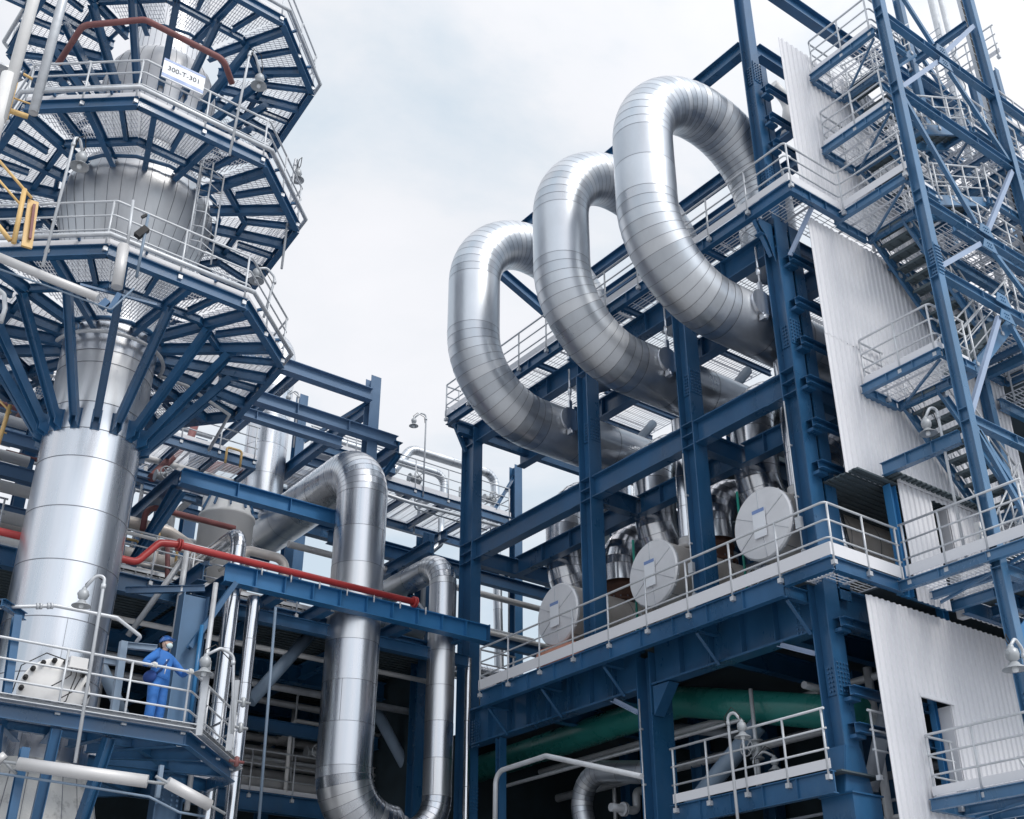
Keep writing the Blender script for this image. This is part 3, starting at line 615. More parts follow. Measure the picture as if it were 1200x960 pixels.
def landing(label, x0, x1, y0, y1, z, rails, group):
    t = thing('stair_landing', label, 'landing', (x0,y0,z), group)
    for a, b in (((x0,y0,z-.15),(x0,y1,z-.15)),((x1,y0,z-.15),(x1,y1,z-.15)),((x0+.075,y0,z-.15),(x1-.075,y0,z-.15)),((x0+.075,y1,z-.15),(x1-.075,y1,z-.15))): B('edge_beam', a, b, t, .20, .12, 'I', mat=M['blue_t'], stiff=2)
    k = max(1, round((x1-x0)/1.0))
    for i in range(1, k): x = x0+(x1-x0)*i/k; B('joist', (x,y0+.07,z-.16), (x,y1-.07,z-.16), t, .16, .1, mat=M['blue_t'])
    m = MB()
    m.beam((x0+.1,y0+.1,z-.24),(x0+min(1.2,x1-x0),y1-.1,z-.24),.05,.05,'L'); part('plan_brace', m, M['blue_t'], t)
    panels('floor_panel', x0+.05, x1-.05, y0+.05, y1-.05, z, max(2, round((x1-x0)/.6)), t, 'x', mt='floor')
    return t
LG = 'landings of the stair tower'
lz = ((23.98,'highest left hand stair landing, touching the topmost white wall'),(21.55,'second left hand stair landing from the top'),(UZ,'left hand stair landing joined to the high loop platform'),(14.78,'left hand stair landing standing free in front of the middle white wall'),(DZ-.02,'stair landing at exchanger deck level beside the porch'),(6.06,'lowest stair landing, balcony outside the dark doorway'))
for i, (z, lab) in enumerate(lz):
    landing(lab, 19.5, 20.75 if i < 4 else 21.3 if i < 5 else 22.2, 11.33 if i < 4 else 10.2, 13.33, z, None, LG)
rz = ((22.8,'highest right hand stair landing between the tower columns'),(20.5,'second right hand stair landing from the top'),(17.1,'right hand stair landing level with the middle brace node'),(12.5,'right hand stair landing above the porch'))
for z, lab in rz: landing(lab, 23.1, 25.6, 11.33, 13.3, z, None, LG)
for z, lab, x0, x1 in ((18.95,'long walkway floor behind the stair tower, level with the loop platform',21.3,31),(24.2,'long walkway floor at the top behind the stair tower',24.6,31),(16.3,'walkway floor at mid height behind the stair tower',25,31)):
    t = thing('walkway', lab, 'walkway', (x0,11.4,z), 'walkways behind the stair tower')
    B('edge_beam', (x0,11.45,z-.18),(x1,11.45,z-.18), t, .3, .14, mat=M['blue_t']); B('edge_beam', (x0,13.25,z-.18),(x1,13.25,z-.18), t, .3, .14, mat=M['blue_t']); B('centre_beam', (x0,12.3,z-.2),(x1,12.3,z-.2), t, .3, .16, mat=M['blue_t'])
    panels('floor_panel', x0, x1, 11.5, 13.2, z, 10, t, 'x', mt='floor')
def stair(label, top, bot, y0, y1, up_dir):
    # inclined flight between two landings: stringers, open treads, handrails
    t = thing('stair_flight', label, 'stairs', bot, 'stair flights of the tower')
    a, b = V((top[0],0,top[2])), V((bot[0],0,bot[2])); n = max(5, round((a.z-b.z)/.23))
    for y in (y0, y1): B('stringer', (a.x,y,a.z-.1), (b.x,y,b.z-.1), t, .26, .07, 'C', mat=M['blue_t'])
    tm = MB()
    tm.box((-.128,-(y1-y0)/2+.045,-.012),(.138,(y1-y0)/2-.045,0))
    tm.box((-.145,-(y1-y0)/2+.045,-.07),(-.13,(y1-y0)/2-.045,.0)); tm.box((.14,-(y1-y0)/2+.045,-.06),(.155,(y1-y0)/2-.045,.0))
    for k in range(3): yy = -(y1-y0)/2+.2+k*((y1-y0)-.4)/2; tm.box((-.13,yy-.012,-.05),(.15,yy+.012,-.031))
    o = part('tread', tm, M['tread']); me = o.data; bpy.data.objects.remove(o)
    copies('tread', me, [a.lerp(b, (i+.5)/n)+V((0,(y0+y1)/2,.05)) for i in range(n)], t)
    for y in (y0-.02, y1+.02):
        d = b-a
        for h, nm, r in ((1.0,'handrail',.025),(.66,'mid_rail',.018),(.33,'mid_rail',.018)):
            m = MB(); m.rod((a.x,y,a.z+h),(b.x,y,b.z+h),r,8); part(nm, m, M['rail'], t)
        copies('post', post_mesh(1.0,.1), [a.lerp(b,f)+V((0,y,0)) for f in (.08,.36,.64,.92)], t)
tops = [z for z, _ in lz]; rts = [z for z, _ in rz]
for i in range(4):
    nm = ('topmost','second','third','lowest')[i]
    stair('%s stair flight on the wall side, falling to the right' % nm, (20.75,0,tops[i]), (23.2,0,rts[i]), 12.3, 13.2, 1) if tops[i]-rts[i] > .5 else None
    stair('%s stair flight on the outer side, falling to the left' % nm, (23.2,0,rts[i]), (20.8 if i < 3 else 21.2,0,tops[i+1]), 11.45, 12.15, -1)
stair('stair flight going up out of the picture from the highest left hand landing', (23.2,0,26.4), (20.8,0,23.98), 12.45, 13.2, 1)
RG = 'railings of the stair tower'
for i, (z, lab) in enumerate(((23.98,'highest left hand stair landing'),(21.55,'second left hand stair landing from the top'),(14.78,'free standing left hand landing in front of the middle white wall'),(6.06,'lowest balcony outside the dark doorway'))):
    y0 = 11.4 if i < 3 else 10.25
    railing('railing round the '+lab, [(20.4,13.28,z),(19.53,13.28,z),(19.53,y0,z)]+([(20.75,y0,z)] if i < 3 else [(22,y0,z)]), RG, toe=.16, spacing=1.0)
railing('railing of the stair landing at exchanger deck level, left of the tower column', [(19.53,13.05,DZ),(19.53,10.3,DZ)], RG, toe=.22, spacing=.9)
railing('railing on the tower side of the high loop platform', [(19.53,11.36,UZ),(20.75,11.36,UZ)], RG, toe=.16, spacing=.9)
for z, lab in rz: railing('railing of the '+lab, [(23.2,11.36,z),(25.5,11.36,z),(25.5,13.2,z)], RG, toe=.16, spacing=.9)
for z, x0, lab in ((18.95,21.4,'railing of the long walkway level with the loop platform'),(24.2,24.7,'railing of the long walkway at the top behind the tower'),(16.3,25.8,'railing of the mid height walkway behind the tower')): railing(lab, [(x0,11.42,z),(31,11.42,z)], RG, toe=.16)
railing('tall ladder cage railing beside the right hand tower column', [(23.6,13.3,27.2),(26.0,13.3,27.2),(26.0,11.4,27.2)], RG, toe=.16, spacing=.8)
# vertical caged ladder and riser pipes by the second tower column
t = thing('caged_ladder', 'pale caged ladder climbing beside the second tower column', 'ladder', (24.9,12.6,16))
for y in (12.4,12.8): m = MB(); m.rod((24.9,y,16),(24.9,y,28.5),.025,8); part('ladder_rail', m, M['rail'], t)
m = MB()
for i in range(50): m.rod((24.9,12.4,16.1+i*.25),(24.9,12.8,16.1+i*.25),.014,6,caps=False)
part('rung', m, M['rail'], t)['kind'] = 'stuff'
for i in range(14):
    z = 18+i*.75; m = MB(); m.tube([(24.9+.7*math.sin(PI*k/8),12.6-.38*math.cos(PI*k/8),z) for k in range(9)],.018,6); part('cage_hoop', m, M['rail'], t)
for i, (x, y, r, lab) in enumerate(((26.6,13.3,.12,'left one of two pale riser pipes behind the second tower column'),(27.2,13.3,.09,'right one of two pale riser pipes behind the second tower column'))):
    plain_pipe('riser_pipe', lab, [(x,y,18),(x,y,33)], r, .2, 'rail', 'pale risers behind the tower')
plain_pipe('vent_pipe', 'pale curved vent pipe above the girts beside the corner column', [(20.397,15.200,25.607), (21.052,15.200,25.347), (20.708,15.200,23.907)], .17, .4, 'white')
flood_lamp('white floodlight on the tower column in front of the lowest corrugated wall', (19.5,10.95,7.9), (19.5,10.95,8.1), (-.55,-.1,.05), s=1.3)
flood_lamp('white floodlight on a pole in front of the porch, left of the tower column', (19.62,11.75,DZ), (19.62,11.75,13.4), (-.28,.12,-.15), s=1.1)
flood_lamp('small floodlight hanging under the landing right of the middle wall', (22.6,11.3,13.5), (22.6,11.3,13.9), (.3,0,-.1), s=1.0)
t = thing('junction_box', 'pale control box with cables on the deck level landing', 'control box', (20.3,11.0,DZ))
m = MB(); m.box((19.9,11.5,DZ+.3),(20.2,11.62,DZ+.75)); part('box_body', m, M['white'], t)
m = MB(); m.tube([(20.0,11.48,DZ+.5),(19.7,11.4,DZ+.55),(19.62,11.4,DZ+.1),(19.5,11.38,DZ-.25),(19.48,11.2,DZ-.35)],.014,6); part('cable', m, M['rail'], t)

t = thing('walkway', 'dark underside of the deck level walkway over the lowest white wall', 'walkway', (21.3,11.4,DZ))
for y in (11.45,12.3,13.05): B('edge_beam', (21.35,y,DZ-.22), (27,y,DZ-.22), t, .3, .14)
for x in (22.2,23.6,25.0): B('joist', (x,11.55,DZ-.2), (x,12.95,DZ-.2), t, .2, .12)
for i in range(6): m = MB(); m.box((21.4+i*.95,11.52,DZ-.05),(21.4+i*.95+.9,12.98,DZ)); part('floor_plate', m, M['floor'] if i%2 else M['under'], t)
stair('stair flight going down out of the picture below the balcony', (22.0,0,6.06), (24.0,0,3.6), 12.0, 12.9, 1)

# ================================================================ the big vessel on the left with its ring platforms
AX, AY = 6.48, 24.14
VS = thing('process_tower', 'tall silver process tower ringed by platforms on the left', 'process tower', (AX,AY,0))
m = MB(); zz = [6.7,8.35,9.459,10.653,11.825,12.970,13.640,14.284,15.276,15.593,16.35]
m.clad([(AX,AY,z) for z in zz], 1.035, 64, .02, seam=False)
for i in range(len(zz)-1):                                     # vertical laps, staggered course by course
    for a in (-118+i*23, -50+i*23): c, s_ = math.cos(R(a)), math.sin(R(a)); m.beam((AX+1.037*c,AY+1.037*s_,zz[i]),(AX+1.04*c,AY+1.04*s_,zz[i+1]),.012,.008,'B',(c,s_,0),mi=1)
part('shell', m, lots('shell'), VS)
def bulb(prof, n):
    m = MB(); m.lathe(prof, (AX,AY,0), (0,0,1), 64)
    for k in range(n):                                         # standing seams running over the bulge
        a = 2*PI*k/n; c, s_ = math.cos(a), math.sin(a); m.tube([(AX+(r+.002)*c,AY+(r+.002)*s_,z) for r, z in prof], .007, 5, 1, False)
    return m
def smooth_prof(p, k=4):
    out = []
    for i in range(len(p)-1):
        p0 = p[max(i-1,0)]; p1 = p[i]; p2 = p[i+1]; p3 = p[min(i+2,len(p)-1)]
        for j in range(k):
            t = j/k; out.append(tuple(.5*((2*p1[q])+(-p0[q]+p2[q])*t+(2*p0[q]-5*p1[q]+4*p2[q]-p3[q])*t*t+(-p0[q]+3*p1[q]-3*p2[q]+p3[q])*t**3) for q in (0,1)))
    return out+[p[-1]]
part('bulb_section', bulb(smooth_prof([(1.04,16.35),(1.1,17.2),(1.6,19.0),(1.8,19.75),(1.8,20.25),(1.6,20.85),(1.2,21.4),(1.05,21.8)]), 36), [M['bulb'], M['seam']], VS)
part('bulb_section', bulb(smooth_prof([(1.05,21.8),(1.3,22.4),(1.42,23.3),(1.42,24.1),(1.25,24.6),(.9,25.0),(.85,25.6),(.85,31)]), 30), [M['cover'], M['seam']], VS)
m = MB(); m.lathe([(1.55,5.0),(1.38,5.8),(1.22,6.45),(1.06,6.75)], (AX,AY,0), (0,0,1), 48)
for k in range(24):
    a = 2*PI*k/24; c, s_ = math.cos(a), math.sin(a); m.tube([(AX+r*c,AY+r*s_,z) for r, z in ((1.552,5.0),(1.382,5.8),(1.222,6.45))], .008, 5, 1, False)
m.lathe([(1.55,0),(1.55,5.0)], (AX,AY,0), (0,0,1), 48); part('skirt', m, [M['fireproof'], M['seam']], VS)
# ring of pipe around the neck
m = MB(); m.tube([(AX+1.22*math.cos(R(a)),AY+1.22*math.sin(R(a)),15.95) for a in range(-175,6,8)]+[(8.4,24.2,15.95),(9.6,24.3,15.6),(9.7,25.6,15.2)], .045, 10); part('ring_pipe', m, M['rail'], VS)
# manway with studs
mw = V((6.40,AY-.95,7.97)); d = V((-.16,-.98,0)).normalized(); u = V((d.y,-d.x,0))
m = MB(); m.lathe([(.56,-.35),(.56,0),(.66,.01),(.66,.12),(.64,.14),(0,.15)], mw, d, 40); mn = part('manway', m, M['white'], VS)
for k in range(18):
    a = 2*PI*k/18; c = mw+u*(.6*math.cos(a))+V((0,0,.6*math.sin(a))); m = MB(); m.rod(c+d*.1, c+d*.22, .05, 8); m.rod(c+d*.22, c+d*.27, .025, 8); part('stud', m, M['rubber'], mn)
m = MB(); c = mw+d*.3+u*-.30+V((0,0,.55)); m.box(c-V((.17,.12,.10)), c+V((.17,.12,.10))); m.box(c-V((.2,.13,.12)), c+V((.2,.13,-.1)))
t = thing('terminal_box', 'pale terminal box with hanging cables above the bolted manway', 'control box', c); part('box_body', m, M['white'], t)
m = MB()
for k, (dx, l) in enumerate(((-.1,.35),(0,.75),(.1,.55))): m.tube([c+V((dx,-.05,-.1)), c+V((dx,-.07,-.25)), c+V((dx-.1,-.05,-l)), c+V((dx-.3,.05,-l-.15))], .012, 6)
m.tube([c+V((-.17,0,.02)), c+V((-.6,.0,.1)), c+V((-1.0,.05,-.2)), c+V((-1.05,.1,-.7))], .012, 6); part('cable', m, M['rubber'], t)
# instrument line in front of the shell
plain_pipe('instrument_line', 'thin grey pipe crossing the silver tower at head height above the rail', [(4.745,21.892,8.974), (5.126,21.805,9.047), (5.749,21.753,9.182), (6.871,21.635,9.153), (7.394,21.674,8.900), (7.399,21.883,8.855)], .035, .06, 'rail', flanges=((1,.55),(1,.85)))
t = thing('pipe_goalpost', 'tall blue frame post standing at the left edge of the lowest tower platform', 'pipe support', (5.276,21.770,7.213))
m = MB(); m.beam((5.256,21.775,7.033), (5.131,21.804,8.870), .16,.14,'I',(0,1,0)); part('post', m, M['blue'], t)
m = MB(); m.beam((4.771,21.579,8.986), (5.338,22.166,8.998), .14,.12,'I'); part('cap_beam', m, M['blue'], t)
t = thing('pipe_goalpost', 'pale blue frame post with short arm left of the worker', 'pipe support', (7.255,22.037,7.460))
m = MB(); m.beam((7.242,22.041,7.349), (7.210,22.051,8.862), .13,.13,'B',(0,1,0)); part('post', m, M['brace'], t)
m = MB(); m.beam((7.235,22.096,8.811), (7.820,21.895,8.805), .12,.10,'I'); m.beam((6.957,22.237,8.494), (7.257,22.141,8.475), .12,.10,'I'); part('arm', m, M['brace'], t)
# ---- ring platforms
RR = 3.9
def ring_poly(r): return [(AX+r*math.cos(R(a)), AY+r*math.sin(R(a))) for a in (-149,-111,-64,-27,18,63,108,155)]
def hitpoly(poly, a):                                          # distance along angle a from the axis to the polygon edge
    s = clip_spans(poly, (AX,AY), (math.cos(a),math.sin(a))); return max(q for p in s for q in p)
def ring_platform(label, zf, rin, strut=None, r_in_beam=None, hole=None):
    t = thing('ring_platform', label, 'platform', (AX,AY,zf), 'ring platforms of the tower'); poly = ring_poly(RR); k = len(poly)
    for i in range(k):
        a, b = poly[i], poly[(i+1)%k]; m = MB(); m.beam((a[0],a[1],zf-.17),(b[0],b[1],zf-.17),.26,.16,'I',t=.016)
        L_ = math.dist(a,b); nb = int(L_/1.2)
        part('edge_channel', m, M['blue'], t)
    mid = ring_poly(2.62)
    for i in range(k):
        a, b = mid[i], mid[(i+1)%k]; B('ring_beam', (a[0],a[1],zf-.16), (b[0],b[1],zf-.16), t, .18, .11)
    inn = [(AX+(rin+.12)*math.cos(2*PI*i/16), AY+(rin+.12)*math.sin(2*PI*i/16)) for i in range(16)]
    m = MB(); m.tube([(p[0],p[1],zf-.08) for p in inn+inn[:1]], .06, 4); part('inner_rim', m, M['blue'], t)
    for i in range(16):
        a = R(-128+22.5*i); c, s_ = math.cos(a), math.sin(a); re = hitpoly(poly, a)-.07
        B('radial_beam', (AX+(rin-.05)*c,AY+(rin-.05)*s_,zf-.19), (AX+re*c,AY+re*s_,zf-.19), t, .26, .13)
        a2 = a+R(11.25); c2, s2 = math.cos(a2), math.sin(a2); r2 = hitpoly(poly, a2)-.07
        B('short_joist', (AX+2.6*c2,AY+2.6*s2,zf-.13), (AX+r2*c2,AY+r2*s2,zf-.13), t, .16, .10)
    if strut:
        r0, z0, r1, zl = strut
        for i in range(16):
            a = R(-128+22.5*i); c, s_ = math.cos(a), math.sin(a); p0 = V((AX+(r0+.12)*c,AY+(r0+.12)*s_,z0)); p1 = V((AX+r1*c,AY+r1*s_,zf-.36))
            m = MB(); m.beam(p0, p1, .17, .17, 'I', (-s_,c,0)); m.plate([p1+V((c*-.18,s_*-.18,-.12)), p1+V((c*.2,s_*.2,-.02)), p1+V((c*.2,s_*.2,.08)), p1+V((c*-.2,s_*-.2,.08))], .02); so_ = part('strut', m, M['blue'], t)
            m = MB(); lx = V((-s_,c,0)); q = V((AX+r0*c,AY+r0*s_,z0))
            for w_ in (-.07,.07): m.plate([q+lx*w_+V((0,0,-zl)), q+lx*w_+V((0,0,zl)), q+lx*w_+V((c*.2,s_*.2,zl*.7)), q+lx*w_+V((c*.2,s_*.2,-zl*.7))], .02)
            m.beam(q+V((0,0,-zl)), q+V((0,0,zl)), .03, .2, 'B', (c,s_,0)); part('lug', m, M['blue'], so_)
    seg = MB()
    for i in range(8):                                         # grating panels per sector, bars turned sector by sector
        a0, a1 = [R((-149,-111,-64,-27,18,63,108,155,211)[j]) for j in (i,i+1)]
        tri = [(AX+.3*math.cos((a0+a1)/2),AY+.3*math.sin((a0+a1)/2)), poly[i], poly[(i+1)%k]]
        g_ = grating(tri, zf, (a0+a1)/2, (AX,AY,rin+.14)); n = len(seg.v); seg.v += g_.v; seg.f += [tuple(j+n for j in f) for f in g_.f]; seg.sm += g_.sm; seg.mi += g_.mi
    part('grating', seg, M['grate'], t)
    return t
ring_platform('broad ring platform carried on long slanting struts, third from the top of the tower', 16.4, 1.1, (1.04,13.85,2.75,.24))
ring_platform('ring platform round the rounded upper part of the tower, carrying the number board', 20.42, 1.85)
ring_platform('topmost ring platform of the tower, seen from below against the sky', 25.05, 1.5, (1.35,23.1,2.75,.2))
for zf, lab in ((16.4,'railing round the broad ring platform on long struts'),(20.42,'railing round the ring platform with the number board'),(25.05,'railing round the topmost ring platform')):
    pr_ = ring_poly(RR+.02); order = pr_[7:]+pr_[:7]; railing(lab, [(p[0],p[1],zf) for p in order], 'ring platform railings', toe=.12, spacing=1.35, closed=True)
    t = thing('hand_bar', lab.replace('railing','outer grey kick pipe'), 'bar', (order[0][0],order[0][1],zf), 'ring platform kick pipes')
    m = MB(); q = [(AX+(p[0]-AX)*1.045, AY+(p[1]-AY)*1.045, zf+.12) for p in order]; m.tube(q+q[:1], .055, 8); part('bar', m, M['galv'], t)
    for a, b in zip(q, q[1:]+q[:1]):
        for f in (.25,.75): c = V(a).lerp(V(b), f); i_ = V((AX,AY,zf+.1))-c; i_.z = -.1; m = MB(); m.beam(c, c+i_.normalized()*.28, .06, .05, 'B'); part('clip', m, M['blue'], t)
# number board
t = thing('number_board', 'white board lettered 300-T-301 on the upper ring platform railing', 'sign', (5.95,20.42,21.2))
y = 20.44; xa, xb = 5.43, 6.42; zs = 21.2
m = MB(); m.box((xa,y-.03,zs),(xb,y,zs+.56)); part('board', m, M['sign'], t)
m = MB(); m.box((xa,y-.034,zs+.50),(xb,y-.031,zs+.56)); m2 = MB(); m2.box((xa,y-.034,zs+.03),(xb,y-.031,zs+.12)); part('top_band', m, M['signblue'], t); part('bottom_band', m2, M['signblue'], t)
cu = bpy.data.curves.new('lettering', 'FONT'); cu.body = '300-T-301'; cu.size = .185; cu.align_x = 'CENTER'; cu.align_y = 'CENTER'; cu.extrude = .002
to = bpy.data.objects.new('lettering_source', cu); COL.objects.link(to); bpy.context.view_layer.update()
me = bpy.data.meshes.new_from_object(to.evaluated_get(bpy.context.evaluated_depsgraph_get())); bpy.data.objects.remove(to); bpy.data.curves.remove(cu)
me.materials.clear(); me.materials.append(M['ink']); lo = bpy.data.objects.new('lettering', me); COL.objects.link(lo); lo.parent = t; lo.location = V(((xa+xb)/2,y-.035,zs+.31))-V(t.location); lo.rotation_euler = (PI/2,0,0)
# lowest platform with the worker
PZ = 7.3
pa = [(4.9,21.62),(8.55,21.62),(10.6,24.0),(10.6,25.6),(8.5,27.6),(4,27.6),(2.4,25.5),(2.9,22.9)]
t = thing('ring_platform', 'lowest platform of the tower, with the worker standing on it', 'platform', (AX,AY,PZ), 'ring platforms of the tower')
for i in range(8): a, b = pa[i], pa[(i+1)%8]; B('edge_channel', (a[0],a[1],PZ-.18), (b[0],b[1],PZ-.18), t, .26, .12, 'C')
for i in range(16):
    a = R(-128+22.5*i+8); c, s_ = math.cos(a), math.sin(a); re = hitpoly(pa, a)-.07
    B('radial_beam', (AX+1.2*c,AY+1.2*s_,PZ-.2), (AX+re*c,AY+re*s_,PZ-.2), t, .26, .13)
for i in range(8): a, b = [(AX+(p[0]-AX)*.68, AY+(p[1]-AY)*.68) for p in (pa[i],pa[(i+1)%8])]; B('ring_beam', (a[0],a[1],PZ-.2), (b[0],b[1],PZ-.2), t, .18, .11)
part('grating', grating(pa, PZ, 0, (AX,AY,1.15)), M['grate'], t)
for i in (1,3,13,15,0,2,14,12):
    a = R(-128+22.5*(i-1)+8); c, s_ = math.cos(a), math.sin(a); B('strut', (AX+1.75*c,AY+1.75*s_,4.5), (AX+2.5*c,AY+2.5*s_,PZ-.34), t, .18, .18, up=(-s_,c,0))
rp = [(2.9,22.9,PZ),(4.9,21.66,PZ),(8.53,21.66,PZ),(10.55,24.0,PZ),(10.55,25.6,PZ)]
railing('railing of the lowest tower platform, gripped by the worker', rp, 'ring platform railings', toe=.06, spacing=1.05, drop=.1)
t = thing('hand_bar', 'perforated pale kick channel along the edge of the lowest tower platform', 'bar', (4.9,21.5,PZ), 'ring platform kick pipes')
m = MB(); q = [(2.75,22.85,PZ+.03),(4.86,21.5,PZ+.03),(8.62,21.5,PZ+.03),(10.72,24.0,PZ+.03),(10.72,25.6,PZ+.03)]
for a, b in zip(q, q[1:]): m.beam(a, b, .10, .16, 'C')
part('channel', m, M['galv'], t)
m = MB()
for a, b in zip(q, q[1:]):
    n = int(math.dist(a,b)/.22)
    for i in range(n): c = V(a).lerp(V(b),(i+.5)/n); d = (V(b)-V(a)).normalized(); nn = V((d.y,-d.x,0)); m.beam(c+nn*.083-d*.05+V((0,0,.02)), c+nn*.083+d*.05+V((0,0,.02)), .015, .004, 'B')
part('slot', m, M['ink'], t)['kind'] = 'stuff'
# vertical cage ladder and davit on the right of the rounded part
t = thing('caged_ladder', 'pale square caged ladder beside the rounded part of the tower', 'ladder', (7.417,21.348,17.294))
for q in (((7.257,21.403,17.607),(7.401,21.354,20.290)),((6.999,21.489,17.544),(6.871,21.530,20.215)),((7.624,21.594,17.645),(7.606,21.600,20.252)),((7.133,21.761,18.004),(7.202,21.738,20.663))): m = MB(); m.rod(q[0],(q[0][0],q[0][1],q[1][2]),.022,8); part('ladder_rail', m, M['rail'], t)
a, b, c, d = V((6.999,21.489,17.544)), V((7.257,21.403,17.607)), V((7.624,21.594,17.645)), V((7.133,21.761,18.004))
for i in range(8): z = 18.0+i*.42; m = MB(); m.tube([(p.x,p.y,z) for p in (a,b,c,d,a)], .014, 6); part('cage_hoop', m, M['rail'], t)
# pale nozzle, hoist and pipes at the front of the second platform
plain_pipe('drain_pipe', 'thick pale pipe end hanging in front of the broad ring platform', [(5.167,19.631,14.879), (5.142,19.638,15.872)], .11, .2, 'pale_cyl')
plain_pipe('hose_reel_pole', 'thin pale post above the pale pipe end on the broad platform railing', [(5.221,19.669,15.885), (5.163,19.684,17.042)], .03, .1, 'rail')
t = thing('camera_post', 'light blue post with small dark camera on the broad platform railing', 'camera post', (5.475,19.548,15.306))
m = MB(); m.rod((5.474,19.548,15.204), (5.478,19.547,16.736), .03, 8); part('post', m, M['brace'], t)
m = MB(); m.beam((5.337,19.586,16.160), (5.494,19.542,16.396), .14, .12, 'B'); m.beam((5.364,19.578,16.637), (5.448,19.555,16.727), .05, .05, 'B'); part('camera_body', m, M['rubber'], t)
plain_pipe('roller_pipe', 'pale tubular bar slanting across the struts at the far left', [(3.056,20.372,15.134), (3.960,20.012,14.822), (4.856,19.608,14.500)], .09, .3, 'pale_cyl')
plain_pipe('rod', 'thin light blue rod below the slanting pale bar', [(3.092,20.266,14.811), (4.071,19.990,14.621), (5.115,19.542,14.296), (5.439,19.454,14.874)], .018, .05, 'brace')
t = thing('rod_rack', 'dark blue bracket arms under the broad ring platform at its front', 'bracket', (5.260,19.710,14.802))
m = MB(); m.beam((4.549,19.886,14.842), (6.007,19.705,14.865), .07, .05, 'L'); m.beam((5.117,19.645,14.313), (5.235,19.613,14.738), .1, .1, 'B'); m.beam((4.957,19.686,14.368), (5.053,19.661,14.531), .13, .12, 'B'); part('arm', m, M['blue'], t)
for i, (p, q, r, lab) in enumerate((((5.014,20.599,6.143),(5.103,20.577,6.070),.095,'stub of a pale roller tube at the left picture edge'),((5.271,20.328,6.007),(7.118,19.438,5.808),.105,'long pale roller tube under the lowest tower platform'),((7.372,19.236,5.792),(8.155,19.243,5.519),.095,'short pale roller tube slanting down at the right end of the row'))):
    t = thing('roller_tube', lab, 'tube', p, 'pale roller tubes in a row')
    m = MB(); m.lathe([(r,0),(r,V(q).__sub__(V(p)).length)], p, V(q)-V(p), 20); part('tube', m, M['pale_cyl'], t)
    m = MB(); d = (V(q)-V(p)).normalized(); m.rod(V(p)-d*.22, V(q)+d*.3, .025, 8); part('axle', m, M['lamp'], t)
plain_pipe('rod', 'thin light blue rod below the row of pale roller tubes', [(5.004,20.498,5.855), (6.154,19.973,5.723), (7.175,19.417,5.569), (7.678,19.331,5.371), (8.138,19.359,5.358)], .02, .05, 'brace')
for i, (a, b, lab) in enumerate((('0.000' and (5.407,20.602,5.138),(5.196,20.656,6.330),'left blue hanger carrying the row of pale roller tubes'),((7.359,19.561,5.599),(7.342,19.568,6.119),'short light blue hanger at the end of the long roller tube'))):
    t = thing('hanger', lab, 'hanger', a, 'hangers of the roller tubes'); m = MB(); m.beam(a, (a[0],a[1],b[2]), .12 if i == 0 else .07, .14 if i == 0 else .07, 'I' if i == 0 else 'B', (0,1,0)); part('bar', m, M['blue'] if i == 0 else M['brace'], t)
# floodlights of the tower
flood_lamp('floodlight on a tall pole in front of the silver tower, over the lowest platform', (6.073,19.998,6.069), (6.028,20.012,9.181), (-.28,.12,-.15))
flood_lamp('floodlight with gooseneck at the front of the broad ring platform', (3.807,19.838,14.912), (3.844,19.831,17.997), (.22,.1,-.1), s=1.15)
flood_lamp('floodlight on a pole at the right front of the number board platform', (7.135,20.070,19.536), (7.242,20.031,22.714), (.38,.15,-.35), s=1.15)
flood_lamp('floodlight at the right edge of the number board platform', (9.723,22.488,18.955), (9.753,22.475,22.368), (.15,.1,-.1), s=1.1)
flood_lamp('floodlight at the right edge of the broad ring platform', (9.112,21.770,16.895), (9.253,21.710,17.930), (-.5,-.1,.1), s=1.1)
flood_lamp('floodlight at the right of the worker beside the bright vertical pipes', (9.282,21.262,7.260), (9.153,21.318,8.656), (-.58,-.05,.0), s=1.15)
plain_pipe('sprinkler_main', 'maroon sprinkler pipe curving under the topmost ring platform', [(3.690,22.905,22.532), (3.836,21.866,23.003), (5.025,21.213,23.404), (6.862,20.692,22.800), (7.289,21.075,22.581)], .075, .3, 'maroon')
# far left neighbours of the tower
for i, (x, y, z0, z1, r, mt, lab) in enumerate(((2.32,18.86,17.0,24,.11,'white','nearest pale vertical pipe at the upper left picture edge'),(2.82,18.79,17.4,24,.09,'galv','pale vertical duct right of the pale pipe at the upper left'))):
    plain_pipe('riser_pipe', lab, [(x,y,z0),(x,y,z1)], r, .2, mt, 'pale risers at the upper left')
plain_pipe('riser_pipe', 'lower white length of pale pipe at the upper left picture edge', [(2.281,18.853,16.274), (2.249,18.856,18.085)], .13, .2, 'white', 'pale risers at the upper left')
t = thing('access_platform', 'grating landing beside the tower at the upper left', 'platform', (2.6,22.5,25.4))
ap = [(0.3,19.8),(3.0,19.8),(3.0,24.5),(0.3,24.5)]
part('grating', grating(ap, 25.4, PI/2), M['grate'], t)
for y in (19.9,21.3,22.8,24.3): B('cross_beam', (.3,y,25.2), (3.0,y,25.2), t, .22, .12)
for x in (.4,2.9): B('edge_beam', (x,19.8,25.2), (x,24.5,25.2), t, .26, .12)
t = thing('access_platform', 'darker stair landing at the left edge beside the rounded part of the tower', 'platform', (.5,20.5,19.4))
for i in range(6): m = MB(); m.box((1.5,19.7+i*.3,19.0+i*.2),(2.6,19.95+i*.3,19.05+i*.2)); part('tread', m, M['galv'], t)
for x in (1.5,2.6): B('stringer', (x,19.6,18.9), (x,21.5,20.2), t, .2, .06, 'C')
t = thing('ladder_gate', 'yellow ladder gate and posts at the left end of the broad ring platform', 'ladder', (3.499,20.301,15.592))
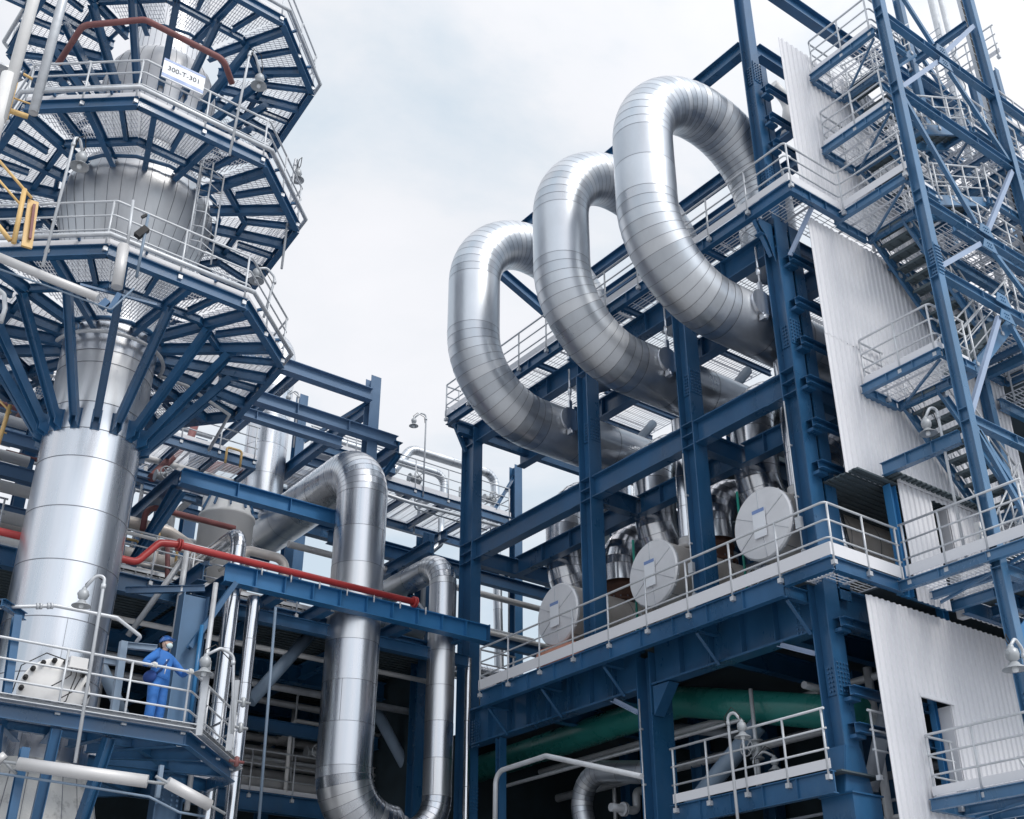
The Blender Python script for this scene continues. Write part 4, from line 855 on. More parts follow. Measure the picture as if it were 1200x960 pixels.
for a, b, r in (((2.630,20.431,17.360),(3.409,20.316,16.663),.03),((2.721,20.420,16.902),(3.248,20.342,16.433),.025),((3.298,20.334,15.521),(3.254,20.341,16.817),.05),((2.928,20.391,15.854),(3.230,20.345,15.558),.05)): m = MB(); m.rod(a, b, r, 8); part('rail_bar', m, M['yellow'], t)
m = MB(); m.beam((3.549,20.394,15.568), (3.469,20.407,16.667), .06, .2, 'B', (0,1,0)); part('gate_panel', m, M['yellow'], t)
m = MB(); m.beam((3.559,20.321,15.733), (3.487,20.333,16.542), .06, .05, 'B', (0,1,0)); part('stripe', m, M['maroon'], t)
t = thing('ladder_gate', 'small yellow ladder cage at the upper left behind the pale pipe', 'ladder', (2.863,21.309,19.142))
for a, b, r in (((2.739,21.325,19.085),(2.733,21.326,20.444),.03),((2.733,21.326,20.444),(3.010,21.288,20.355),.03),((2.757,21.323,19.693),(3.101,21.275,19.683),.02),((2.759,21.322,19.332),(3.116,21.273,19.328),.06)): m = MB(); m.rod(a, b, r, 8); part('rail_bar', m, M['yellow'], t)
t = thing('ladder_gate', 'yellow strip ladder at the lower left behind the struts', 'ladder', (4.920,25.530,13.868))
for a, b, r in (((4.853,25.543,13.852),(4.910,25.532,14.844),.05),((4.643,25.582,14.932),(4.963,25.522,14.659),.025),((4.827,25.548,14.168),(4.974,25.520,14.138),.02)): m = MB(); m.rod(a, b, r, 8); part('rail_bar', m, M['yellow'], t)

# ================================================================ pipe rack in the middle
PR = thing('pipe_rack', 'blue pipe rack between the silver tower and the loop structure', 'pipe rack', (9.75,25.2,0))
RY = 25.2
B('front_beam', (10.35,RY,11.97), (18.0,RY,11.97), PR, .46, .30, stiff=9, mat=M['blue_bright'])
m = MB(); m.plate([(17.98,RY-.16,11.72),(17.98,RY+.16,11.72),(17.98,RY+.16,12.22),(17.98,RY-.16,12.22)], .03); m.bolts((17.99,RY-.09,11.97),(1,0,0),(0,1,0),(0,0,1),1,6,.1,.07,.018,.02); part('end_plate', m, M['blue'], PR)
m = MB(); m.beam((9.75,25.35,4),(9.75,25.35,11.3),.62,.34,'I',(1,0,0),.03); m.bolts((9.75,25.17,6.9),(0,-1,0),(1,0,0),(0,0,1),2,7,.32,.1,.03,.03); m.bolts((9.62,25.17,6.9),(0,-1,0),(1,0,0),(0,0,1),2,7,.32,.1,.03,.03); part('column', m, M['lav_dark'], PR)
B('tie_beam', (9.95,25.5,12.0), (9.95,31,12.0), PR, .42, .26); B('tie_beam', (10.5,25.4,11.8), (10.5,31,11.8), PR, .36, .24)
m = MB(); m.beam((9.7,25.1,10.0),(10.6,25.1,11.75),.16,.12,'I',(0,1,0)); part('brace', m, M['blue'], PR)
for x in (11.9,13.3,15.6,17.2): B('cross_beam', (x,25.35,11.85), (x,27.0,11.85), PR, .34, .22)
for x in (18.0,): B('column', (x,28.5,0), (x,28.5,16), PR, .4, .4, up=(0,1,0))
B('deck_beam', (4.0,27.0,11.85), (18.1,27.0,11.85), PR, .46, .28, stiff=6); B('deck_beam', (9.95,26.1,11.45), (18.0,26.1,11.45), PR, .3, .2)
B('deck_beam', (-2,27.0,11.85), (3.9,27.0,11.85), PR, .46, .28)
B('rail_beam', (8.347,26.000,11.329), (10.035,25.500,11.600), PR, .16, .12)
m = MB()
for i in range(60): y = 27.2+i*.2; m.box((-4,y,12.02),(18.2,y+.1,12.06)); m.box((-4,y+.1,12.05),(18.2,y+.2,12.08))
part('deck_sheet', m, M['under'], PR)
for x in (12.2,15.2): B('cross_beam', (x,27.3,11.7), (x,38,11.7), PR, .4, .24)
for y in (30.5,34): B('cross_beam', (-4,y,11.6), (18,y,11.6), PR, .5, .28)
for x in (9.75,14.0,18.3):
    for y in (32.5,38): B('column', (x,y,0), (x,y,22 if y > 35 else 12), PR, .45, .45, up=(0,1,0))
B('column', (4,28.6,0), (4,28.6,12), PR, .4, .4, up=(0,1,0))
for a, b, r, lab in (((12.428,27.600,9.782),(13.900,27.600,11.780),.17,'b'),((17.166,29.500,10.727),(19.693,29.500,7.405),.17,'b'),((8.905,27.000,10.630),(9.529,25.800,12.326),.07,'g'),((7.907,27.000,10.534),(9.238,27.000,8.579),.14,'b')):
    m = MB(); m.rod(a, b, r, 16); part('tube_brace', m, M['brace'] if lab == 'b' else M['rail'], PR)
# lower floor of the rack
for x0, x1 in ((10.0,18.1),(-2,9.6)): B('floor_beam', (x0,30.8,8.05), (x1,30.8,8.05), PR, .5, .28)
m = MB()
for i in range(8): m.box((-2+i*2.5,30.95,8.3),(-2+i*2.5+2.46,33.5,8.34))
part('floor_plate', m, M['floor'], PR)
railing('railing of the lower pipe rack floor behind the big bent pipe', [(10.2,30.75,8.32),(18,30.75,8.32)], 'pipe rack railings', toe=.12, spacing=1.4)
railing('railing of the lower pipe rack floor behind the silver tower', [(0,30.75,8.32),(9.4,30.75,8.32)], 'pipe rack railings', toe=.12, spacing=1.4)
names = ('lowest','second','third','fourth','fifth','topmost')
for i, (y, z, r, mt) in enumerate(((31.1,8.62,.15,'white'),(31.6,8.95,.18,'pale_cyl'),(31.9,9.35,.12,'white'),(32.2,9.75,.15,'pale_cyl'),(32.5,10.2,.12,'white'),(30.95,9.25,.06,'rail'))):
    plain_pipe('rack_pipe', names[i]+' of the pale pipes lying along the lower pipe rack floor', [(-3,y,z),(18.2,y,z)], r, .2, mt, 'pale pipes on the lower rack floor')
m = MB(); m.box((-8,44,0),(40,44.2,12.0)); whole('screen_wall', m, M['dark'], 'dark wall added on the far side of the pipe rack ground floor to block daylight', 'wall')  # this and the next two walls are added to keep the rack interior dark
m = MB(); m.box((18.1,28.85,0),(18.28,44,12.3)); whole('screen_wall', m, M['dark'], 'dark cross wall added between the pipe rack and the loop structure to block daylight', 'wall')
m = MB(); m.box((-8,36.2,0),(18.6,36.4,12.3)); whole('screen_wall', m, M['dark'], 'dark wall strip added deep under the pipe rack deck to block daylight', 'wall')
B('floor_beam', (11,30.7,10.1), (18,30.7,10.1), PR, .35, .2); m = MB(); m.plate([(12.2,30.6,9.9),(13.4,30.6,9.9),(13.4,30.6,9.2),(13.0,30.6,9.2)],.03); m.beam((10.9,30.5,8.5),(13.2,30.5,9.9),.16,.1,'C'); part('gusset', m, M['blue'], PR)
# red fire main
plain_pipe('fire_main', 'bright red pipe running along the front beam of the pipe rack', [(-3,25.0,11.581), (8.168,25.000,11.658), (8.620,25.000,12.246), (9.023,25.000,12.305), (15.564,25.000,12.315)], .085, .25, 'red', n=18, flanges=((3,.01),(3,.995)))
m = MB()
t = thing('pipe_shoe_row', 'small pale pipe clamps under the red pipe on the front beam', 'pipe clamp', (12,25.0,12.2))
for u in range(7): x = 11.2+u*.78; m = MB(); m.rod((x,24.99,12.05),(x,24.99,12.25),.022,6); part('clamp', m, M['rail'], t)
m = MB(); m.beam((9.9,25.0,12.05),(9.9,25.35,12.15),.1,.1,'L'); part('clamp_arm', m, M['blue'], t)
# big bent pipe, three runs
FX = 14.34
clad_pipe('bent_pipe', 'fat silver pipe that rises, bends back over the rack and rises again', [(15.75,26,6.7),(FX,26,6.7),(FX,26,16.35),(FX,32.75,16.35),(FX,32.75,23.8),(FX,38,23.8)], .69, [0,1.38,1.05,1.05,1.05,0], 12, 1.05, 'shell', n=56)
SX = 17.06
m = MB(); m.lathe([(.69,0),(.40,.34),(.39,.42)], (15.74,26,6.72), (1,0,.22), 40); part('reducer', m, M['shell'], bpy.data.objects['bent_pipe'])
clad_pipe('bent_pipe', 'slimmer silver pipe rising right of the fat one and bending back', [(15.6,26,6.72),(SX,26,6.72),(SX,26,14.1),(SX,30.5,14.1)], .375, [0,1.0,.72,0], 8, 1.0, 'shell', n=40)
# pair of bright vertical pipes right of the worker
clad_pipe('riser_pipe', 'left one of two bright vertical pipes right of the worker, with an elbow on top', [(10.78,25.6,0),(10.78,25.6,13.25),(10.78,28.5,13.25)], .19, .4, 7, 1.3, 'mirror', 'bright vertical pipes right of the worker', n=28)
clad_pipe('riser_pipe', 'right one of two bright vertical pipes right of the worker', [(11.35,25.6,0),(11.35,25.6,11.7)], .155, .4, 7, 1.1, 'mirror', 'bright vertical pipes right of the worker', n=28)
plain_pipe('hanger_rod', 'thin light blue vertical rod in front of the dark rack interior', [(11.605,24.900,11.301), (11.726,24.900,6.344)], .035, .1, 'brace')
plain_pipe('support_post', 'pale vertical post crossing under the red pipe', [(9.545,25.700,12.516), (9.545,25.7,9.9)], .07, .1, 'rail')
plain_pipe('support_post', 'thin pale pole behind the floodlight next to the worker', [(10.089,25.0,6.5), (10.089,25.0,11.6)], .06, .1, 'rail')
plain_pipe('support_post', 'thin blue pole right of the worker', [(9.850,24.900,8.338), (9.850,24.9,10.5)], .05, .1, 'blue_bright')
t = thing('rail_gate', 'pale perforated posts at the right end of the lowest tower platform railing', 'post', (8.669,21.412,7.199))
for a, z1 in (((8.687,21.404,7.169),8.55),((9.417,21.640,7.030),8.4)): m = MB(); m.beam(a, (a[0],a[1],z1), .12, .04, 'C', (.7,-.7,0)); part('post', m, M['rail'], t)
# steps down from the deck behind: valves on the white riser
t = thing('valve_cluster', 'small valves with rusty fittings on the bright riser right of the platform', 'valve', (9.635,21.872,7.598))
for u, v in ((278,840),(283,868),(280,905)): c = V((9.694,21.846,7.304)); 
for dz in (.75,.25,-.4):
    m = MB(); m.lathe([(.02,-.1),(.05,-.08),(.05,.08),(.02,.1)], c+V((0,0,dz)), (0,0,1), 12); m.rod(c+V((-.15,0,dz)), c+V((.15,0,dz)), .03, 8); part('valve_body', m, M['lamp'] if dz > 0 else M['maroon'], t)
# upper steel between tower and loops
def RB(name, p, q, h=.36, w=.26, mt='blue', stiff=0, parent=PR, kind='I'): B(name, p, q, parent, h, w, kind, mat=M[mt], stiff=stiff)
RB('upper_beam', (9.6,27,14.98), (14.2,27,14.98), .42, .28, 'blue_bright', 2); RB('upper_beam', (9.6,27.15,15.0), (9.6,33.5,15.0), .42, .28)
m = MB(); m.beam((9.6,27.3,14.8),(9.0,29.5,11.9),.2,.16,'I'); m.beam((9.7,27.0,14.6),(8.9,28.5,12.2),.16,.14,'I'); part('brace', m, M['blue'], PR)
B('column', (8.7,28.4,11.9), (8.7,28.4,17), PR, .34, .34, up=(0,1,0), mat=M['lav_dark'])
RB('upper_beam', (6,27,17.92), (15.9,27,17.92), .36, .28, 'lav_blue', 5); RB('upper_beam', (6,26.8,17.22), (14.0,26.8,17.22), .28, .24, 'lav_blue', 2); RB('upper_beam', (6,27,19.2), (14.95,27,19.2), .40, .28, 'lav_blue', 2)
B('column', (15.12,27.2,17.0), (15.12,27.2,19.95), PR, .34, .34, up=(0,1,0), mat=M['lav_blue'])
RB('upper_beam', (15.95,26.9,17.75), (15.95,34,17.75), .4, .26); RB('upper_beam', (12.6,27.2,19.2), (12.6,34,19.2), .3, .2); RB('upper_beam', (15.12,27.5,19.0), (15.12,34,19.0), .4, .24)
m = MB(); m.beam((15.1,27.2,19.2),(13.4,28.0,17.6),.1,.1,'L'); m.beam((15.95,26.9,17.5),(15.3,28.5,15.8),.14,.12,'I'); part('brace', m, M['blue'], PR)
m = MB(); m.beam((14.6,26.8,17.0),(15.6,26.9,16.5),.1,.1,'L'); part('brace', m, M['blue'], PR)
def rack_deck(label, x0, x1, y0, y1, z, nx=5, mt='floor', bx=.3):
    t = thing('rack_walkway', label, 'walkway', (x0,y0,z), 'walkways of the pipe rack')
    for y in (y0,y1): B('edge_beam', (x0,y,z-.2), (x1,y,z-.2), t, bx, .16)
    for i in range(nx+1): x = x0+(x1-x0)*i/nx; B('joist', (x,y0+.1,z-.2), (x,y1-.1,z-.2), t, .2, .12)
    panels('floor_panel', x0+.03, x1-.03, y0+.05, y1-.05, z, nx*2, t, 'x', mt=mt); return t
rack_deck('walkway with railing at the right of the fat pipe, against open sky', 15.2, 23.5, 31.5, 34.2, 19.15, 6)
railing('railing on the walkway right of the fat pipe, against open sky', [(15.3,31.5,19.15),(23.5,31.5,19.15),(23.5,34,19.15)], 'pipe rack railings', toe=.16, spacing=1.4)
rack_deck('walkway underside behind the upper end of the fat pipe', 7.2, 13.3, 31, 34.5, 18.2, 5); rack_deck('high walkway underside behind the tower struts', 5, 13.2, 34.8, 37.5, 20.3, 5)
railing('railing on the walkway behind the upper end of the fat pipe', [(7.2,31,18.2),(13.3,31,18.2)], 'pipe rack railings', toe=.12, spacing=1.3)
railing('curved railing on the high walkway behind the lone blue post', [(15.5,31.2,19.6),(18.2,31.2,19.6)], 'pipe rack railings', toe=.12, spacing=1.2)
rack_deck('walkway under the curved railing behind the lone blue post', 15.4, 18.4, 31.2, 34.0, 19.6, 3)
railing('railing on the rack deck behind the red pipe, left of the fat pipe', [(8.2,26.9,12.1),(13.2,26.9,12.1)], 'pipe rack railings', toe=.0, spacing=1.1)
railing('railing on the rack deck at the far left behind the tower', [(0,26.9,12.1),(5.6,26.9,12.1)], 'pipe rack railings', toe=.0, spacing=1.1)
t = thing('inclined_stair', 'inclined blue stair behind the fat pipe', 'stairs', (14.0,34.5,16.5))
for y in (34.6,35.4): m = MB(); m.beam((13.2,y,15.3),(17.0,y,18.6),.24,.08,'C'); part('stringer', m, M['blue'], t); m = MB(); m.rod((13.2,y,16.3),(17.0,y,19.6),.03,8); part('handrail', m, M['rail'], t)
for i in range(13): f = (i+.5)/13; m = MB(); m.box((13.2+3.8*f-.13,34.65,15.35+3.3*f),(13.2+3.8*f+.13,35.35,15.39+3.3*f)); part('tread', m, M['galv'], t)
# pipes above and beside the right walkway
clad_pipe('overhead_pipe', 'slim silver pipe stepping up and running over the right walkway, then down', [(16.5,33.2,20.3),(19.4,33.2,20.35),(20.2,33.2,21.6),(24.0,33.2,21.65),(24.3,33.2,13)], .17, .5, 6, 1.6, n=24)
clad_pipe('overhead_pipe', 'second slim silver pipe below the first one, dropping through the right walkway', [(16.5,32.6,20.6),(21.3,32.6,20.6),(21.3,32.6,19.2)], .15, .4, 6, 1.4, n=24)
t = thing('gate_valve', 'valve with round hand wheel behind the railing of the right walkway', 'valve', (21.6,32,19.2)); m = MB(); m.rod((21.6,32,19.2),(21.6,32,20.0),.05,8); part('stem', m, M['lamp'], t)
m = MB(); m.tube([(21.75+.2*math.cos(2*PI*k/16),31.75,19.9+.2*math.sin(2*PI*k/16)) for k in range(17)],.02,6)
for k in range(3): a = PI*k/3; m.rod((21.75+.2*math.cos(a),31.75,19.9+.2*math.sin(a)),(21.75-.2*math.cos(a),31.75,19.9-.2*math.sin(a)),.012,6)
part('hand_wheel', m, M['lamp'], t)
for i, (x, y, z0, z1, lab) in enumerate(((23.8,31.6,0,21.3,'far column'),(17.0,36,0,24,'c'),(19.2,33.9,18.9,21.0,'s'))): B('column', (x,y,z0), (x,y,z1), PR, .34, .34, up=(0,1,0))
RB('upper_beam', (15.2,31.4,16.6), (23.6,31.4,16.6), .45, .26); RB('upper_beam', (15.2,29.5,15.6), (24,29.5,15.6), .4, .24)
RB('upper_beam', (19.5,29.6,16.8), (19.5,34,16.8), .3, .2); RB('upper_beam', (17.2,26.9,14.9), (17.2,34,14.9), .36, .22)
m = MB(); m.beam((22.8,31.5,19.3),(23.7,31.5,20.9),.1,.1,'L'); m.beam((17.2,27.2,13.0),(17.2,29.0,14.8),.14,.12,'I'); part('brace', m, M['blue'], PR)
RB('upper_beam', (14.9,28.2,13.2), (18.0,28.2,13.2), .32, .22); B('column', (15.3,28.3,12.1), (15.3,28.3,13.6), PR, .3, .3, up=(0,1,0))
B('column', (14.25,33.6,12), (14.25,33.6,16.4), PR, .5, .5, up=(0,1,0))
plain_pipe('hook_pipe', 'thin silver pipe bending down under the right walkway', [(19.529,30.000,17.503), (19.560,30.000,16.636), (18.957,30.000,16.045), (18.095,30.000,15.378)], .1, .3, 'clad')
clad_pipe('rack_pipe', 'silver pipe lying behind the slim bent pipe on the rack deck', [(14.9,27.9,12.75),(17.6,27.9,12.75)], .26, .3, 6, 1.2, n=28)
plain_pipe('rack_pipe', 'long pale pipe running past the corner column towards the far exchanger', [(15.2,30.3,14.1),(23.5,30.3,14.1)], .2, .2, 'white', n=20)
RB('upper_beam', (18.8,29.6,13.6), (24,29.6,13.6), .34, .2)
clad_pipe('rack_pipe', 'bright pipe with a square bend left of the far exchanger', [(18.9,28.3,12.0),(21.7,28.3,12.0),(21.7,30.5,12.0)], .3, .5, 6, 1.2, 'mirror', n=28); clad_pipe('rack_pipe', 'thin bright pipe lying in front of the square bend', [(18.9,27.7,11.4),(22.6,27.7,11.4)], .14, .3, 6, 1.0, 'mirror', n=24)
plain_pipe('rack_pipe', 'pale thin pipe at deck height left of the far exchanger', [(18.9,27.2,10.95),(23.5,27.2,10.95)], .08, .3, 'white')
clad_pipe('riser_pipe', 'thin bright vertical pipe beside the far corner column', [(18.100,26.207,11.588), (18.1,26.207,3)], .085, .3, 6, 1.6, 'mirror', n=20)
# deck level clutter of the rack
for i, (y, z, r, mt, lab) in enumerate(((28.6,12.75,.19,'white','fat white pipe on the rack deck behind the red pipe'),(29.3,13.1,.15,'pale_cyl','pale pipe behind the fat white pipe on the rack deck'),(28.0,12.45,.12,'galv','slim grey pipe in front of the fat white pipe on the rack deck'),(30.5,14.0,.22,'jacket','brownish insulated pipe on the higher rack level'),(27.6,12.25,.09,'rail','thinnest pale pipe low on the rack deck'))):
    plain_pipe('rack_pipe', lab, [(-3,y,z),(14.8,y,z)], r, .2, mt, 'pipes on the rack deck', n=18)
for i, (pts, r, mt, lab) in enumerate((
    ([(8.6,29,12.4),(8.6,29,14.3),(10.2,29,14.3),(10.9,29,14.0),(10.9,29,13.0)], .16, 'jacket', 'bent insulated pipe rising left of the white drum'),
    ([(12.590,33.900,18.249), (13.186,33.900,19.136), (15.550,33.900,19.192)], .15, 'maroon', 'maroon pipe running below the high walkway towards the fat pipe'),
    ([(10.170,31.000,16.668), (12.203,34.000,19.854), (12.371,34.200,20.570)], .13, 'maroon', 'maroon pipe slanting up behind the tower struts'),
    ([(13.725,33.800,17.858), (14.081,33.800,18.419), (14.566,33.800,19.029)], .12, 'maroon', 'short maroon bend under the walkway'),
    ([(9.3,28.4,13.9),(9.3,28.4,14.6),(11.8,28.4,14.6)], .08, 'maroon', 'small maroon bend above the white drum'),
    ([(11.9,28,12.3),(11.9,28,13.9),(13.2,28,13.9),(13.2,28,12.2)], .13, 'jacket', 'insulated pipe arch in front of the white drum'),
    ([(9.6,26.9,12.2),(9.6,27.2,13.1),(9.9,28.5,13.6)], .06, 'maroon', 'thin maroon pipe rising from the red pipe'),
    ([(2.6,29.5,12),(2.6,29.5,20)], .12, 'maroon', 'maroon vertical pipe behind the struts at the far left'),
    ([(5.6,29.2,13.2),(5.6,29.2,15.0),(4.0,29.2,15.0)], .2, 'pale_cyl', 'pale bent pipe behind the tower at the left'))):
    plain_pipe('process_pipe', lab, pts, r, .3, mt, 'bent pipes on the rack deck', n=16)
for z, y in ((14.5,28.3),(13.7,28.9),(16.2,30),(17.6,31)): RB('upper_beam', (-3,y,z), (8.0,y,z), .34, .24, 'lav_blue')
for i, (z, y) in enumerate(((14.05,28.2),(13.3,28.2),(15.4,29.4),(16.9,30.4))): plain_pipe('rack_pipe', ('third','second','fourth','lowest')[i]+' of the white pipes crossing behind the tower at the left picture edge', [(-3,y,z),(6.4,y,z)], .15, .2, 'white', 'white pipes at the left edge')
for i, (x, y, z) in enumerate(((3.2,30,12),(6.6,30.5,12),(0.2,31,12))): B('column', (x,y,z), (x,y,19.5), PR, .3, .3, up=(0,1,0))
rack_deck('walkway underside behind the tower neck at the left', -1, 6, 31, 34, 18.6, 4)
t = thing('white_drum', 'white upright drum with a cone top behind the pipe rack beam', 'drum', (12.35,30.4,12.1))
m = MB(); m.lathe([(.78,0),(.78,3.55),(.81,3.57),(.81,3.66),(.72,3.7),(.55,4.25),(0,4.35)], (12.35,30.4,12.1), (0,0,1), 40); part('shell', m, M['white'], t)
for k in range(10): a = 2*PI*k/10; c, s_ = math.cos(a), math.sin(a); m = MB(); m.beam((12.35+.76*c,30.4+.76*s_,15.9),(12.35+.5*c,30.4+.5*s_,16.6),.06,.05,'B'); part('strut', m, M['blue'], t)
plain_pipe('vent_pipe', 'pale hooked vent pipe on the left edge by the struts', [(3.270,20.744,14.688), (3.423,20.719,14.600), (3.498,20.707,14.292), (3.484,20.709,13.979)], .045, .1, 'rail')
for i, (x, z, mt) in enumerate(((8.9,13.2,'yellow'),(9.4,13.6,'yellow'),(10.4,13.3,'yellow'),(8.2,16.4,'yellow'),(11.4,16.6,'yellow'))):
    plain_pipe('yellow_rail', ('small yellow rail left of the white drum','taller yellow rail left of the white drum','yellow post beside the white drum','small yellow bar under the walkway at left','small yellow bar under the walkway near the fat pipe')[i], [(x,28.7,z),(x,28.7,z+.5),(x+.45,28.7,z+.5),(x+.45,28.7,z)], .035, .08, mt, 'small yellow rails on the rack')
# short cross beam ends, supports and stanchions that crowd the rack deck
for i in range(9):
    x = 5.6+i*.95; B('pipe_stanchion', (x,29.0,12.1), (x,29.0,12.1+random.choice((.5,.9,1.4))), PR, .14, .14)
for i in range(6):
    x = 8.0+i*1.0; B('joist', (x,31.1,16.4+.35*(i%2)), (x+1.6,31.1,16.4+.35*(i%2)), PR, .2, .14)
flood_lamp('small floodlight on a slim pole at the right walkway, against the sky', (19.7,31.45,18.9), (19.7,31.45,22.0), (-.5,0,-.2), s=1.0)
flood_lamp('small floodlight hanging right of the far corner column', (22.3,30.0,14.2), (22.3,30.0,16.3), (-.3,0,-.1), s=1.0)
flood_lamp('floodlight on a pole in front of the lowest gallery', (17.300,16.047,5.591), (17.300,16.079,7.669), (.05,-.30,-.05), s=1.0)
flood_lamp('small floodlight behind the lowest gallery railing', (19.000,16.992,6.469), (19.000,17.024,7.277), (.28,-.3,.1), s=.9)
flood_lamp('small floodlight high on the walkway behind the lone blue post', (14.5,31,19.0), (14.5,31,20.9), (-.35,0,-.1), s=.9)

# ---- finer pipework, valves, trays and conduits
def valve(label, c, r=.09, axis=(1,0,0), wheel=(0,-1,0), mt='lamp', group='small valves on the rack'):
    t = thing('gate_valve', label, 'valve', c, group); c = V(c); a = V(axis); w_ = V(wheel)
    m = MB(); m.lathe([(r*1.5,-r*2),(r*1.5,-r*1.7),(r*.9,-r*1.6),(r*1.2,-r*.6),(r*1.2,r*.6),(r*.9,r*1.6),(r*1.5,r*1.7),(r*1.5,r*2)], c, a, 16); m.lathe([(r*.8,0),(r*.8,r*1.4),(r*.35,r*1.5),(r*.3,r*3.2)], c, w_, 12); part('body', m, M[mt], t)
    m = MB(); e = c+w_*(r*3); u = w_.orthogonal().normalized(); v = w_.cross(u)
    m.tube([e+(u*math.cos(2*PI*k/14)+v*math.sin(2*PI*k/14))*r*1.7 for k in range(15)], r*.18, 6); m.rod(e-u*r*1.7, e+u*r*1.7, r*.13, 6); m.rod(e-v*r*1.7, e+v*r*1.7, r*.13, 6); part('hand_wheel', m, M['lamp' if mt != 'red' else 'red'], t)
def tray(label, a, b, w_=.3, h=.09, up=(0,0,1), mt='galv'):
    m = MB(); m.beam(a, b, h, w_, 'C', V(b).__sub__(V(a)).cross(V(up)), t=.006); a, b = V(a), V(b); n = int((b-a).length/.3); sd = (b-a).cross(V(up)).normalized()
    for k in range(n): c = a.lerp(b,(k+.5)/n); m.beam(c-sd*w_*.48, c+sd*w_*.48, .02, .03, 'B')
    t = thing('cable_tray', label, 'cable tray', a, 'cable trays'); part('ladder_tray', m, M[mt], t)
    m = MB()
    for k in range(4): m.rod(a+sd*(k-1.5)*w_*.2+V((0,0,.03)), b+sd*(k-1.5)*w_*.2+V((0,0,.03)), .018, 6)
    part('cable', m, M['rubber'], t)
for c, lab, mt in (((9.0,28.5,12.6),'grey valve on the rack deck just right of the silver tower','lamp'),((10.9,28.4,13.3),'grey valve left of the white drum','lamp'),((8.8,28.9,15.0),'rusty valve above the insulated bend by the silver tower','maroon'),((10.2,30.2,16.4),'grey valve under the walkway behind the tower struts','lamp'),((13.3,27.6,12.9),'red valve on the rack deck left of the fat pipe','red'),((19.6,31.9,19.7),'grey valve on the right walkway near its floodlight','lamp'),((17.4,32.0,19.8),'grey valve at the left end of the right walkway','lamp'),((22.8,31.9,19.8),'grey valve at the far end of the right walkway','lamp'),((12.2,31.0,9.4),'grey valve on the lower rack floor left of the fat pipe','lamp'),((16.0,30.9,9.6),'grey valve on the lower rack floor right of the fat pipe','lamp')): valve(lab, c, .11, mt=mt)
mm = ('rail','white','galv','pale_cyl','jacket','maroon')
PL_ = (('slim pale pipe dropping from the walkway behind the tower struts',[(8.1,29.6,12.2),(8.1,29.6,17.9)],.06,1),('pair partner of the slim pale drop pipe, a little thicker',[(8.5,29.7,12.2),(8.5,29.7,17.2),(9.6,29.7,17.2)],.08,0),('grey conduit arching over the rack deck near the white drum',[(10.6,28.2,12.1),(10.6,28.2,13.6),(12.6,28.2,13.6),(12.6,28.2,12.9)],.05,2),('thin pale pipe under the beam left of the white drum',[(8.2,27.6,13.4),(11.6,27.6,13.4),(11.6,28.6,13.4)],.05,1),('thin insulated pipe zigzagging behind the red pipe',[(8.4,27.4,12.6),(9.4,27.4,12.6),(9.4,27.4,13.2),(10.3,27.4,13.2),(10.3,28.6,13.2)],.06,4),('white pipe running high behind the tower struts',[(6.0,33.8,18.6),(13.4,33.8,18.6)],.1,1),('slim maroon pipe high behind the tower struts',[(6.0,30.4,16.0),(9.4,30.4,16.0),(9.4,30.4,17.0)],.06,5),('grey pipe along the high walkway edge behind the tower',[(5.0,34.7,20.5),(13.2,34.7,20.5)],.08,2),('pale pipe between fat pipe and far corner column, upper one',[(13.9,29.4,15.0),(24.1,29.4,15.0)],.1,3),('pale pipe between fat pipe and far corner column, lower one',[(13.9,29.2,13.7),(24.1,29.2,13.7)],.07,1),('vertical pale pipe right of the slim bent pipe',[(17.75,28.1,12.2),(17.75,28.1,14.8),(17.75,31,14.8)],.07,0),('grey pipe sagging under the right walkway',[(16.2,31.2,18.5),(19.0,31.2,18.4),(22.8,31.2,18.5)],.06,2),
('thin pale pipe rising from the lower rack floor left of the fat pipe',[(11.6,30.9,8.3),(11.6,30.9,11.4)],.06,0),('thin white pipe bending on the lower rack floor',[(15.2,30.8,8.4),(15.2,30.8,10.4),(18.1,30.8,10.4)],.06,1),('pale pipe hugging the rack deck underside',[(8,27.6,11.2),(18.1,27.6,11.2)],.07,1),('grey pipe below the rack deck, lower one',[(8,29.0,10.7),(18.1,29.0,10.7)],.1,2))
for lab, pts, r, k in PL_: plain_pipe('process_pipe', lab, pts, r, .2, mm[k], 'fine pipes of the rack', n=12)
PX = (('pale pipe under the ceiling of the dark ground floor, near one',[(20.4,14.6,8.8),(20.4,26,8.8)],.08,0),('grey pipe under the ceiling of the dark ground floor, far one',[(21.4,14.6,8.3),(21.4,26.5,8.3)],.11,2),('thin pale drop pipe behind the lowest gallery',[(19.3,17.2,LZ),(19.3,17.2,8.9)],.045,0),('pale drop pipe behind the lowest gallery nearer the corner column',[(19.6,15.6,LZ),(19.6,15.6,7.6),(20.6,15.6,7.6)],.05,1),('grey pipe low in the dark ground floor behind the pale bent pipe',[(20.4,14.2,6.0),(20.4,26.5,6.0)],.06,0),('white pipe low in the dark ground floor behind the pale bent pipe',[(20.8,14.2,5.2),(20.8,26.5,5.2)],.08,1))
for lab, pts, r, k in PX: plain_pipe('process_pipe', lab, pts, r, .2, mm[k], 'fine pipes of the dark ground floor', n=12)
for c, lab in (((19.3,17.2,7.6),'grey valve on the drop pipe behind the lowest gallery'),((20.4,23.5,6.0),'grey valve in the dark ground floor behind the pale bent pipe')): valve(lab, c, .1, (0,0,1) if c[1] < 20 else (0,1,0), (-1,0,0), group='valves of the ground floor')
tray('cable tray along the lower edge of the rack deck', (8.5,27.5,12.35), (14,27.5,12.35))
tray('upright cable tray behind the second tower column', (25.2,11.7,16), (25.2,11.7,30), .3, .09, (0,1,0))
